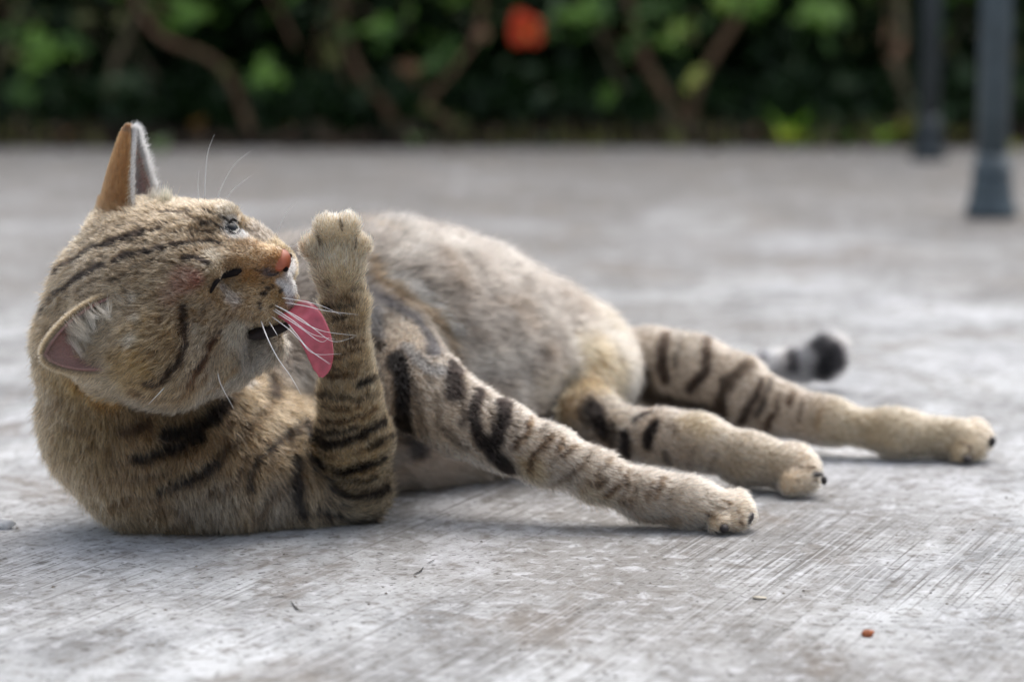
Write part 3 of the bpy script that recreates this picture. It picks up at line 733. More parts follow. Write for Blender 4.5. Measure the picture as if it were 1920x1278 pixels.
# ------------------------------------------------------------------ coat pattern
# tabby markings, painted creases and some painted shade as lines and patches on the coat, found once on the body surface and then fixed in 3D
DK = lin(20, 15, 12); DB = lin(34, 28, 26); BR = lin(62, 44, 28); WH = lin(216, 214, 214); PK = lin(150, 98, 84); CR = lin(200, 168, 126); ORG = lin(140, 98, 56); LT = lin(176, 162, 138)
STROKES = [  # (points px, width px, colour, strength)
 # head
 ([(84,600),(91,584),(118,548),(157,517),(216,490),(260,472),(283,472)], 8, DK, .95), ([(100,545),(118,512),(169,470),(214,455)], 11, DK, .75), ([(214,455),(236,447),(265,438)], 14, DK, .9),
 ([(318,463),(342,458),(381,453),(412,456)], 7.5, DK, .95), ([(285,467),(304,465)], 8, DK, .8), ([(344,482),(371,485),(391,496)], 8, DK, .9),
 ([(296,401),(325,402),(354,401)], 7, DK, .8), ([(371,417),(397,422),(412,428)], 5.5, DK, .8), ([(379,393),(408,403),(424,412)], 4.5, DK, .7), ([(189,404),(230,394),(262,391),(345,396)], 6, DK, .55),
 ([(177,447),(205,436),(232,428)], 9, DK, .5), ([(95,545),(134,494),(169,463)], 8, DK, .5), ([(205,425),(250,414),(300,420),(340,418)], 6, DK, .5), ([(300,440),(340,436),(380,434)], 6, DK, .5), ([(104,590),(140,552),(180,525)], 7, DK, .5), ([(130,470),(160,440),(195,415)], 8, DK, .5),
 ([(347,577),(343,600),(342,623),(338,656),(331,682),(310,702),(277,717)], 9.5, lin(34,22,12), 1), ([(404,630),(388,651),(373,680),(358,702),(336,719)], 10, lin(52,30,14), 1),
 ([(250,728),(290,738),(330,738)], 10, BR, .6), ([(232,540),(240,560),(238,600)], 6, DB, .4), ([(470,556),(440,580),(420,600)], 5, BR, .4),
 ([(400,560),(380,580),(362,606)], 8, BR, .3), ([(436,590),(404,610),(392,622)], 7, BR, .35),
 # nose bridge edge
 ([(455,449),(467,455),(480,458),(502,461),(525,467),(540,476)], 2.6, lin(74,52,42), .8), ([(466,498),(474,502),(494,506)], 3.2, lin(70,46,28), .75), ([(506,512),(520,509),(530,500),(535,484)], 4.0, lin(52,50,56), .75),
 # whisker pad spots
 ([(493,532),(494,533)], 4.3, DK, 1), ([(507,535),(509,537)], 5.1, DK, 1), ([(500,542),(501,543)], 5.9, DK, 1), ([(493,553),(496,551)], 6.2, DK, 1), ([(486,568),(488,566)], 6.2, DK, 1), ([(529,543),(520,549)], 5.7, DK, 1), ([(518,555),(514,560)], 5.1, DK, 1), ([(510,565),(511,567)], 4.9, DK, 1), ([(504,575),(504,577)], 3.8, DK, 1), ([(533,560),(534,561)], 3.5, DK, 1), ([(522,577),(520,579)], 4.6, DK, 1), ([(485,580),(485,582)], 4.1, DK, 1),
 # neck and shoulder
 ([(250,862),(280,858),(310,852),(345,840),(380,824)], 13, DK, .75), ([(310,822),(340,816),(372,806),(402,784),(430,760)], 19, DK, .9), ([(296,922),(340,909),(377,890),(410,872)], 12, DK, .75), ([(410,868),(434,840),(471,800),(505,760)], 12, DK, .6),
 ([(504,716),(507,730),(511,750)], 20, DK, .9), ([(465,915),(476,885),(492,858),(527,826),(567,803)], 9, DK, .9), ([(553,868),(552,905),(556,935),(572,962)], 16, lin(14,11,10), 1), ([(225,811),(250,806),(275,803)], 13, BR, .8),  # includes painted shade in the creases by the elbow and chest
 ([(360,946),(385,934),(405,922)], 8, BR, .6), ([(96,776),(118,757)], 8, BR, .5), ([(130,860),(170,845),(215,850)], 8, BR, .4), ([(150,920),(210,900),(260,890)], 8, BR, .4), ([(415,930),(440,905),(455,880)], 7, BR, .6), ([(470,975),(500,950),(520,915)], 9, BR, .6),
 ([(430,975),(450,950)], 8, BR, .5), ([(280,965),(330,955),(360,975)], 10, BR, .5), ([(440,745),(470,720),(480,700)], 8, BR, .4), ([(640,402),(641,428)], 2.4, DK, .8), ([(598,436),(604,462)], 4, DB, .7), ([(668,436),(664,462)], 4, DB, .7),  # ends with painted dark creases between the raised toes
 # raised leg
 ([(574,796),(582,812),(597,823),(640,830),(680,815)], 12, DK, .95), ([(670,718),(690,712),(708,700)], 9, DK, .9), ([(684,806),(705,796),(728,778)], 14, DK, .95), ([(582,856),(605,872),(640,882),(680,875),(732,850)], 11, DK, .95),
 ([(620,912),(645,921),(680,924),(735,907)], 12, DK, .95), ([(598,950),(640,962),(680,965),(740,944)], 12, DK, .95), ([(575,538),(597,536),(618,530),(645,533),(676,543)], 3.6, DK, .9), ([(586,566),(620,569),(660,570)], 4, DK, .75), ([(626,594),(645,590),(658,589)], 6, DK, .8),
 ([(606,668),(640,662),(692,648)], 5, BR, .8), ([(612,700),(640,705),(665,700)], 5, BR, .7), ([(606,752),(640,766),(670,758)], 6, BR, .85), ([(640,735),(670,745),(705,735)], 6, DK, .6), ([(645,640),(670,635),(692,622)], 4.5, BR, .7), ([(638,612),(665,614),(690,604)], 4, BR, .6), ([(590,780),(620,790),(660,785),(700,765)], 6, BR, .7),
 ([(600,842),(640,852),(690,842),(725,824)], 5, BR, .6), ([(640,402),(640,420)], 3.0, DB, .8), ([(676,432),(680,455)], 3, DB, .5),  # toe creases of the raised paw, darkened by colour
 # stretched leg
 ([(740,672),(752,700),(757,760),(764,800),(782,838)], 30, lin(30,27,27), .95), ([(700,640),(720,650)], 14, DB, .6), ([(851,688),(852,712),(853,742)], 26, DB, .95), ([(896,738),(892,785),(904,826),(934,856)], 17, DB, .95), ([(908,826),(934,858),(965,886)], 24, DK, .95),  # ends with a dark stroke along the underside of the leg
 ([(946,742),(943,795),(932,824)], 21, DB, .85), ([(996,764),(997,782)], 13, DB, .9), ([(997,790),(985,818),(965,842)], 8, BR, .85), ([(1013,778),(1014,790)], 9, DB, .7), ([(1076,808),(1080,832)], 13, DB, .95), ([(1078,838),(1056,856)], 7, BR, .8),
 ([(1035,820),(1010,846),(996,878)], 8, BR, .75), ([(1097,872),(1070,888),(1040,904)], 7, BR, .6), ([(1193,882),(1172,898),(1150,916),(1140,930)], 5.5, BR, .8), ([(1245,898),(1238,918),(1234,934)], 6, BR, .8), ([(1148,858),(1136,876),(1122,896)], 5.5, BR, .7),
 ([(1210,898),(1196,916),(1186,934)], 4.5, BR, .75), ([(1120,846),(1104,862),(1090,880)], 6, BR, .5), ([(1170,872),(1158,884)], 5, BR, .7), ([(1205,968),(1240,978),(1275,974)], 12, lin(150,118,88), .6), ([(1090,905),(1120,912)], 6, BR, .5), ([(1215,925),(1220,944)], 5, BR, .6),
 ([(800,690),(806,720)], 8, DB, .5), ([(826,800),(850,820),(880,840)], 10, DB, .5), ([(1035,905),(1060,915)], 6, BR, .5),
 # hind legs
 ([(1228,792),(1221,812),(1216,838)], 14, DB, .9), ([(1112,765),(1124,785),(1134,812)], 24, DB, .8), ([(1095,770),(1105,785)], 18, DB, .6), ([(1192,788),(1206,780),(1220,777)], 9, DB, .85), ([(1172,812),(1176,840),(1182,860)], 13, DB, .75), ([(1250,845),(1256,868)], 9, DB, .6), ([(1340,850),(1330,880)], 9, BR, .35), ([(1300,840),(1290,870)], 9, BR, .3),
 ([(1250,612),(1245,640),(1241,665),(1246,712)], 15, lin(66,52,42), .92), ([(1326,638),(1324,690),(1314,708),(1296,728)], 14, lin(66,52,42), .92), ([(1408,680),(1375,706),(1354,742),(1350,780)], 17, lin(74,60,48), .9), ([(1428,716),(1410,758),(1390,788)], 11, lin(66,52,42), .9), ([(1482,735),(1480,757)], 10, lin(80,62,48), .9),
 ([(1444,780),(1440,808)], 10, lin(80,62,48), .85), ([(1205,700),(1215,740),(1260,758),(1310,768),(1345,775)], 26, lin(78,66,54), .85), ([(1460,742),(1452,775)], 8, BR, .5), ([(1540,770),(1536,800)], 8, lin(160,130,96), .5), ([(1395,770),(1380,800)], 10, BR, .5),  # the broad brown stroke paints shadow under the far hind leg
 ([(1366,944),(1382,958),(1394,988)], 4, BR, .8), ([(1330,962),(1345,972),(1352,992)], 4, BR, .7), ([(1476,868),(1500,876),(1530,880)], 4, BR, .7), ([(1470,892),(1500,902)], 4, BR, .6), ([(1800,830),(1816,836),(1822,856)], 4, BR, .7), ([(1835,812),(1850,822)], 4, BR, .6),  # crease shade between the toes of the resting paws, put in as colour
 # tail
 ([(1430,655),(1428,672)], 18, lin(58,56,60), .92), ([(1482,640),(1490,712)], 17, lin(48,46,48), .95), ([(1536,632),(1550,665),(1545,705)], 26, lin(36,35,37), 1), ([(1570,650),(1575,680)], 20, lin(34,33,36), 1), ([(1462,655),(1464,700)], 6, DB, .5),

 ([(240,500),(270,492),(300,492),(330,498)], 5, DK, .6), ([(200,530),(230,518),(262,512)], 6, DK, .6), ([(150,560),(180,548),(205,545)], 6, DK, .55), ([(255,545),(262,560),(256,580)], 5, DK, .5), ([(150,480),(180,462),(215,446)], 6, DK, .5),
 ([(290,425),(330,424),(365,430),(395,440)], 5, DK, .65), ([(262,405),(300,396)], 5, DK, .5), ([(300,510),(320,515)], 5, BR, .5), ([(120,500),(150,470),(180,445)], 5, DK, .45),
 ([(300,600),(296,640),(286,670)], 6, BR, .5), ([(420,470),(400,466),(380,470)], 4, DK, .4), ([(380,700),(360,722),(330,745)], 5, lin(84,52,24), .6), ([(436,690),(410,712),(380,735)], 8, ORG, .5),
 ([(120,800),(150,812),(180,806)], 7, BR, .6), ([(170,880),(205,868),(240,872)], 7, BR, .6), ([(215,950),(255,935),(300,940)], 8, BR, .6), ([(250,900),(290,895),(330,880)], 7, BR, .6), ([(330,860),(370,845)], 6, BR, .6), ([(420,820),(445,790),(460,765)], 7, DK, .5), ([(500,880),(520,860),(545,850)], 7, DK, .55),
 ([(500,940),(530,920),(545,890)], 8, DK, .6), ([(440,905),(465,860),(500,830)], 6, BR, .6), ([(380,960),(420,965)], 7, BR, .5), ([(460,800),(490,775),(520,765)], 6, BR, .5),
 ([(588,880),(620,896),(660,900),(700,892)], 6, DK, .75), ([(600,935),(640,942),(690,938)], 6, DK, .7), ([(596,808),(630,808),(668,798)], 6, DK, .75), ([(610,690),(640,690),(668,684)], 5, DK, .6), ([(596,730),(630,742),(660,738)], 6, DK, .65), ([(620,560),(650,556),(680,560)], 4, BR, .6), ([(640,625),(660,628)], 5, DK, .6), ([(690,840),(720,822),(738,806)], 8, DK, .7), ([(588,775),(600,790)], 7, DK, .6),
 ([(868,720),(872,760),(868,800)], 9, DB, .6), ([(915,750),(925,800)], 8, DB, .5), ([(975,775),(970,820)], 7, DB, .55), ([(1020,800),(1016,820)], 6, DB, .6), ([(1052,822),(1046,850),(1034,868)], 7, BR, .75), ([(1110,835),(1104,858)], 6, DB, .5), ([(1140,888),(1120,912)], 6, BR, .7), ([(1180,905),(1172,930)], 6, BR, .7), ([(1226,905),(1222,925)], 5, BR, .7), ([(1165,935),(1185,950)], 6, BR, .6), ([(1262,915),(1258,940)], 5, BR, .5),
 ([(780,720),(790,780),(800,820)], 10, DB, .5), ([(820,745),(828,790)], 9, DB, .45),
 ([(1275,625),(1270,690)], 7, DB, .4), ([(1385,690),(1350,715)], 8, DB, .6), ([(1450,712),(1435,750),(1420,780)], 8, DB, .6), ([(1505,750),(1500,790)], 6, BR, .5), ([(1150,790),(1155,830)], 9, DB, .6), ([(1260,795),(1268,815)], 7, BR, .5), ([(1290,870),(1300,885)], 7, BR, .5),
 ([(212,470),(245,455),(275,452)], 5, DK, .55), ([(240,425),(275,432),(310,430)], 6, DK, .6), ([(325,440),(350,441),(375,446)], 5, DK, .6), ([(160,455),(190,432),(222,418)], 6, DK, .6), ([(345,405),(365,410),(385,412)], 5, DK, .6), ([(110,560),(135,530),(165,500),(200,480)], 6, DK, .6), ([(230,478),(262,482),(290,484)], 5, DK, .5), ([(180,505),(215,500)], 6, DK, .5),
 ([(92,640),(100,615),(118,590)], 7, DK, .5), ([(80,680),(86,650)], 7, BR, .5), ([(450,415),(462,425)], 4, DK, .4), ([(470,440),(485,446)], 4, DK, .4),
 # trunk
 ([(700,500),(735,546),(770,568),(800,590),(837,636),(850,668)], 18, lin(132,106,80), .8), ([(700,562),(740,578),(775,600),(806,640),(812,665)], 20, lin(80,78,80), .75), ([(704,512),(775,540),(829,593),(861,630)], 12, lin(204,198,186), .6), ([(695,430),(740,440)], 10, lin(150,120,90), .7),
 ([(700,590),(712,640)], 20, lin(120,120,122), .6), ([(760,650),(800,690),(830,700)], 16, lin(150,150,150), .6),
]
PATCHES = [
 (195, 742, 36, lin(172,112,54), .9), (150, 722, 28, lin(172,112,54), .85),  # (px, py, radius px, colour, strength)
 (1118, 672, 46, CR, 1), (1105, 725, 56, CR, 1), (1150, 715, 40, CR, 1), (1062, 762, 38, lin(178,148,110), .8), (1050, 800, 30, lin(170,138,92), .6), (1010, 735, 40, lin(150,132,110), .5),
 (800, 880, 70, lin(163, 140, 121), .7), (900, 885, 60, lin(158, 137, 116), .7),
 (345, 525, 26, PK, .55), (364, 520, 13, lin(112, 61, 49), .7), (318, 552, 24, lin(140, 98, 84), .4),
 (432, 560, 20, WH, .35), (402, 500, 16, LT, .5), (398, 478, 18, LT, .55), (455, 405, 14, WH, .6), (425, 395, 22, LT, .6), (490, 435, 26, lin(167, 154, 140), .6),
 (546, 545, 17, WH, 1), (528, 528, 10, WH, .8), (552, 520, 12, WH, 1), (545, 565, 10, lin(180, 172, 172), .8),
 (500, 480, 30, lin(160, 116, 73), .8), (470, 480, 24, lin(163, 133, 98), .6), (470, 520, 20, lin(154, 110, 61), .7), (510, 500, 16, lin(132, 95, 68), .5),
 (500, 585, 26, lin(181, 158, 124), .55), (455, 545, 26, lin(149, 121, 86), .4),
 (440, 630, 34, lin(172, 161, 140), .7), (470, 660, 40, lin(167, 158, 144), .7), (420, 690, 26, lin(172, 140, 102), .6), (455, 715, 22, lin(179, 172, 158), .7), (370, 620, 16, LT, .5), (370, 640, 14, LT, .4),
 (270, 640, 60, lin(132, 103, 65), .55), (250, 700, 50, lin(139, 102, 54), .6), (330, 740, 50, lin(128, 95, 54), .5), (130, 700, 60, lin(128, 98, 58), .55), (160, 820, 70, lin(132, 107, 70), .5), (250, 560, 12, LT, .8), (250, 600, 12, LT, .7), (246, 640, 12, LT, .6),
 (400, 955, 60, lin(132, 123, 107), .6), (520, 950, 50, lin(128, 119, 105), .6), (600, 740, 30, lin(146, 119, 80), .6), (560, 720, 30, lin(149, 140, 128), .5), (630, 440, 60, lin(226, 204, 170), 1), (628, 500, 52, lin(200, 178, 144), .8), (690, 620, 14, lin(172, 167, 158), .6), (715, 720, 24, lin(167, 163, 156), .6), (745, 850, 22, lin(172, 167, 158), .5), (590, 470, 16, lin(186, 176, 158), .6),
 (1400, 850, 80, lin(190, 170, 140), .5), (1310, 790, 40, lin(197, 172, 135), .8), (1000, 880, 30, lin(181, 154, 107), .6), (1120, 935, 40, lin(176, 149, 107), .5), (1650, 820, 110, lin(188, 168, 132), .6), (1800, 815, 60, lin(191, 172, 140), .6), (1270, 645, 40, lin(181, 168, 149), .4), (1450, 670, 22, lin(172, 174, 179), .7), (1505, 660, 14, lin(172, 174, 179), .7),
]
SEG = []
for pts, wd, c, st in STROKES:
    W = []
    sp = smooth_path([np.array([a, b, 0.0]) for a, b in pts], 4)
    for q in sp:
        h = hit(q[0], q[1])
        if h is not None: W.append(h[0])
    for a, b in zip(W[:-1], W[1:]):
        if np.linalg.norm(b - a) < 0.03: SEG.append((a, b, wd * 0.5 * a[1] / FPX, c, st))
    if len(W) == 1: SEG.append((W[0], W[0] + 1e-4, wd * 0.5 * W[0][1] / FPX, c, st))
PAT = []
for a, b, r, c, st in PATCHES:
    h = hit(a, b)
    if h is not None: PAT.append((h[0], r * h[0][1] / FPX, c, st))

EYEH = hit(439, 426)
PAT += [(EYEH[0], 0.0064, lin(206, 200, 192), 1)]
PAT += [(hit(413, 536)[0], 0.0024, lin(190, 176, 166), .8)]
PAT += [(H(5.35, 0.1, -0.95), 0.0058, WH, 1), (H(5.2, 0.9, -1.1), 0.0045, WH, .9), (H(5.2, -0.6, -1.1), 0.006, WH, 1), (H(5.45, 0.4, -1.4), 0.0045, WH, .9)]
PAT += [(H(4.75, 0.62, 0.0), 0.0030, lin(60, 54, 58), .8)]

def coat(X, base, hw, fw):
    """coat colour at points X"""
    col = base.copy()
    wob = np.stack([vnoise(X, 0.006, 11), vnoise(X, 0.006, 12), vnoise(X, 0.006, 13)], 1) * 0.0016
    Y = X + wob
    n1 = vnoise(X, 0.011, 1); n2 = vnoise(X, 0.005, 2); n3 = vnoise(X, 0.025, 3)
    col *= (1 + 0.16 * n1 + 0.12 * n2)[:, None]
    # mottled flank: brown grey blotches in loose rows
    m = np.clip((vnoise(X * [1, 0.7, 1], 0.017, 5) + 0.7 * vnoise(X, 0.009, 6)) * 1.3, 0, 1) * fw
    col = col * (1 - 0.65 * m[:, None]) + lin(70, 57, 46) * 0.65 * m[:, None]
    m = np.clip((-vnoise(X * [1, 0.7, 1], 0.017, 5) + 0.6 * vnoise(X, 0.007, 8)) * 1.2, 0, 1) * fw
    col = col * (1 - 0.45 * m[:, None]) + lin(176, 167, 154) * 0.45 * m[:, None]
    for c, r, cc, st in PAT:
        d = np.linalg.norm(Y - c, axis=1) / r
        dd = d + 0.16 * n1; a = np.clip((1.45 - dd) / 0.85, 0, 1); a = st * a * a * (3 - 2 * a); i = a > 0
        col[i] = col[i] * (1 - a[i, None]) + cc * (1 + 0.12 * n2[i, None]) * a[i, None]
    A = np.zeros(len(X)); AC = np.zeros((len(X), 3))
    for a, b, r, cc, st in SEG:
        R = r * 2.2; mn = np.minimum(a, b) - R; mx = np.maximum(a, b) + R
        i = np.nonzero((Y[:, 0] > mn[0]) & (Y[:, 0] < mx[0]) & (Y[:, 1] > mn[1]) & (Y[:, 1] < mx[1]) & (Y[:, 2] > mn[2]) & (Y[:, 2] < mx[2]))[0]
        if not len(i): continue
        q = Y[i]; ab = b - a; h = np.clip(((q - a) @ ab) / (ab @ ab + 1e-12), 0, 1)
        d = np.linalg.norm(q - a - h[:, None] * ab, axis=1) / r
        al = np.minimum(1, st * 1.4) * np.clip((2.0 - d) / 0.9, 0, 1); u = al > A[i]; A[i[u]] = al[u]; AC[i[u]] = cc
    return col * (1 - A[:, None]) + AC * A[:, None]

vcol = coat(BV, basec, headw, flankw)
ca = skin.data.color_attributes.new('coat', 'FLOAT_COLOR', 'POINT')
ca.data.foreach_set('color', np.concatenate([vcol * 0.75, np.ones((len(BV), 1))], 1).astype(np.float32).ravel())
m_skin, n_, b_ = mat_new('cat_undercoat')
at = n_.nodes.new('ShaderNodeAttribute'); at.attribute_name = 'coat'; n_.links.new(at.outputs['Color'], b_.inputs['Base Color'])
b_.inputs['Roughness'].default_value = 0.9; b_.inputs['Specular IOR Level'].default_value = 0.1
skin.data.materials.append(m_skin)

# ------------------------------------------------------------------ ears (thin curved shells, child meshes)
M_earskin = simple('ear_skin', tuple(lin(132, 98, 92)), 0.6, var=0.25, scale=60, sss=0.25)
m_earback, n_, b_ = mat_new('ear_back'); b_.inputs['Base Color'].default_value = (*lin(112, 76, 50), 1); b_.inputs['Roughness'].default_value = 0.85
M_earlit = simple('lightened_ear_skin', tuple(lin(206, 178, 168)), 0.6, sss=0.25)  # far ear's copy of the skin, lightened to offset shade in its hollow
EARS = []; EARS_FIRST = [True]
def ear(base, Hd, X, D, h, w, dep, lean, tipw, sym, label, backcol, wrap=1.9):
    """base point, axis to the tip, width axis, hollow axis (open side is -D)"""
    Hd, X, D = [np.array(v, float) / np.linalg.norm(v) for v in (Hd, X, D)]
    nu, nv = 25, 21; V = []; outer = np.zeros((nv, nu, 3)); 
    for j in range(nv):
        v = j / (nv - 1)
        ww = w * (1 - v ** tipw) ** sym; dd = dep * (1 - v) ** 0.8 + 0.0015
        for i in range(nu):
            u = -1 + 2 * i / (nu - 1); an = u * wrap
            outer[j, i] = base + Hd * (h * v) + X * (ww * math.sin(an) + lean * v * v * 1.0) + D * (dd * math.cos(an) + (dd * 0.2))
    nrm = np.cross(np.gradient(outer, axis=0), np.gradient(outer, axis=1)); nrm /= np.linalg.norm(nrm, axis=2)[..., None] + 1e-12
    mid = nrm[nv // 3, nu // 2]
    if mid.dot(D) < 0: nrm = -nrm
    inner = outer - nrm * 0.0013
    V = np.concatenate([outer.reshape(-1, 3), inner.reshape(-1, 3)]); o = nu * nv; F = []; mi = []
    for j in range(nv - 1):
        for i in range(nu - 1):
            a = j * nu + i; F.append((a, a + 1, a + nu + 1, a + nu)); mi.append(0)
            F.append((o + a, o + a + nu, o + a + nu + 1, o + a + 1)); mi.append(1)
    for j in range(nv - 1):
        for i in (0, nu - 1): a = j * nu + i; F.append((a, a + nu, o + a + nu, o + a)); mi.append(1)
    ob = mesh_obj('ear', V, F, [m_earback if backcol[0] < 1 else m_earback, M_earskin if not EARS_FIRST[0] else M_earlit], CAT); EARS_FIRST[0] = False; ob.data.polygons.foreach_set('material_index', mi)
    if label: ob['label'] = label
    EARS.append(dict(outer=outer, inner=inner, nrm=nrm, H=Hd, X=X, D=D, back=backcol, nu=nu, nv=nv))
# far ear, upright, opening to the right
fb = P(268, 432, 1.190)
ear(fb, P(244, 238, 1.195) - P(266, 430, 1.195), (0.20, 1.0, 0.08), (-1.0, 0.20, 0.1), 0.0500, 0.0205, 0.0170, 0.0, 1.45, 0.95, 'upright ear with an orange brown back and white hair fringe', lin(134, 88, 52))
# near ear, turned back, opening to the camera
nbp = P(250, 618, 1.133)
ear(nbp, P(70, 652, 1.140) - P(250, 618, 1.133), (P(205, 545, 1.118) - P(215, 705, 1.112)), (0.25, 1.0, 0.15), 0.0458, 0.0180, 0.0150, -0.0040, 2.4, 0.75, 'low ear folded back, showing its pink inside', lin(140, 116, 88), 1.52)

# ------------------------------------------------------------------ fur
tri = np.concatenate([BF[:, [0, 1, 2]], BF[:, [0, 2, 3]]])
def tri_area(t): return 0.5 * np.linalg.norm(np.cross(BV[t[:, 1]] - BV[t[:, 0]], BV[t[:, 2]] - BV[t[:, 0]]), axis=1)
area = tri_area(tri); tc_ = BV[tri].mean(1); tn = np.cross(BV[tri[:, 1]] - BV[tri[:, 0]], BV[tri[:, 2]] - BV[tri[:, 0]]); tn /= np.linalg.norm(tn, axis=1)[:, None] + 1e-12
tv = np.array([0, 0, CAM_Z]) - tc_; tv /= np.linalg.norm(tv, axis=1)[:, None]
facing = (tn * tv).sum(1)
dens = 2.9e6 * np.where(headw[tri[:, 0]] > 0.35, 1.9, 1.0) * np.where(facing > -0.25, 1.0, 0.35)
dens *= np.where(tc_[:, 1] > 1.34, 0.62, 1.0)
dens[(tc_[:, 2] < 0.0022)] = 0
cnt = rng.poisson(area * dens); ti = np.repeat(np.arange(len(tri)), cnt); n = len(ti)
r1 = np.sqrt(rng.random(n)); r2 = rng.random(n); bc = np.stack([1 - r1, r1 * (1 - r2), r1 * r2], 1)[:, :, None]
T3 = tri[ti]
root = (BV[T3] * bc).sum(1); nor = (vn[T3] * bc).sum(1); nor /= np.linalg.norm(nor, axis=1)[:, None] + 1e-9
fl_ = (flow[T3] * bc).sum(1); ln_ = (length[T3] * bc[:, :, 0]).sum(1); bcol = (basec[T3] * bc).sum(1); hw_ = (headw[T3] * bc[:, :, 0]).sum(1); fw_ = (flankw[T3] * bc[:, :, 0]).sum(1)
tt_ = fl_ - nor * (fl_ * nor).sum(1)[:, None]; tt_ /= np.linalg.norm(tt_, axis=1)[:, None] + 1e-6
colr = coat(root + tt_ * ln_[:, None] * 0.55, bcol, hw_, fw_)

# bare places: nose leather, eye openings, mouth
keep = np.ones(n, bool)
hl = (root - HO) @ HM.T * 100 / HS     # head local, cm
keep &= ~(np.linalg.norm((hl - [5.45, 0, -0.18]) / [0.55, 0.66, 0.46], axis=1) < 1)
EYE_FAR, EYE_FN = EYEH
dfe = np.linalg.norm(((root - EYE_FAR) @ np.stack([Fv, LN, U]).T) / [0.0024, 0.0038, 0.0038], axis=1); keep &= dfe > 1
MOUTH = P(512, 627, 1.150)
mm = (root - MOUTH) @ np.array([[.96, 0, .28], [0, 1, 0], [-.28, 0, .96]]).T
keep &= ~(np.linalg.norm(mm / [0.0150, 0.0145, 0.0026], axis=1) < 1)
# closed near eye: crescent line
EYEPX = [(395, 549), (399, 539), (406, 527), (415, 518), (427, 514), (440, 511), (453, 506)]
EYE3 = [hit(*q) for q in EYEPX]; EYE3 = [e[0] for e in EYE3]
def dist_path(X, pts):
    d = np.full(len(X), 1.0)
    for a, b in zip(pts[:-1], pts[1:]):
        ab = b - a; h = np.clip(((X - a) @ ab) / (ab @ ab), 0, 1); d = np.minimum(d, np.linalg.norm(X - a - h[:, None] * ab, axis=1))
    return d
de = dist_path(root, EYE3); keep &= de > 0.0012
ln_ = ln_ * np.where(de < 0.005, 0.55, 1) * np.where((dfe < 2.0), 0.5, 1)
root, nor, fl_, ln_, colr, hw_, fw_ = [a[keep] for a in (root, nor, fl_, ln_, colr, hw_, fw_)]
n = len(root)
ln_ *= np.where(rng.random(n) < 0.05, 1.45, rng.uniform(0.6, 1.25, n)) * (1 + 0.14 * vnoise(root, 0.012, 21))
# direction: combed along the flow, lifted, clumped by noise
t = fl_ - nor * (fl_ * nor).sum(1)[:, None]; t /= np.linalg.norm(t, axis=1)[:, None] + 1e-6
nz = np.stack([vnoise(root, 0.0045, 31), vnoise(root, 0.0045, 32), vnoise(root, 0.0045, 33)], 1)
nz2 = np.stack([vnoise(root, 0.0016, 34), vnoise(root, 0.0016, 35), vnoise(root, 0.0016, 36)], 1)
rn = rng.normal(size=(n, 3))
hh = np.clip(hw_, 0, 1)[:, None]; leg_ = (np.clip((0.0068 - ln_) / 0.0015, 0, 1) * np.clip(1 - hw_ * 2, 0, 1))[:, None]
d0 = nor * (0.75 + 0.25 * hh) + t * 0.75 + nz * (0.24 - 0.20 * leg_) + nz2 * (0.24 + 0.1 * hh) + rn * 0.14; d0 /= np.linalg.norm(d0, axis=1)[:, None]
d1 = nor * (0.30 + 0.15 * hh) + t * 1.0 + nz * (0.34 - 0.26 * leg_) + nz2 * (0.50 + 0.0 * hh - 0.25 * leg_) + rn * 0.2; d1 /= np.linalg.norm(d1, axis=1)[:, None]
# per hair ticking
tick = rng.random(n); kk = np.where(tick < 0.34, rng.uniform(0.22, 0.6, n), np.where(tick > 0.72, rng.uniform(1.4, 2.3, n), rng.uniform(0.8, 1.2, n)))
kk = 1 + (kk - 1) * (1 - 0.4 * fw_)
kk *= 1 + (0.22 + 0.16 * hw_) * vnoise(root, 0.0013, 41)
hcol = np.clip(colr * kk[:, None], 0, 0.9)
R_, D0, D1, LL, CC = [root], [d0], [d1], [ln_], [hcol]
RAD = [rng.uniform(0.00010, 0.00017, n)]

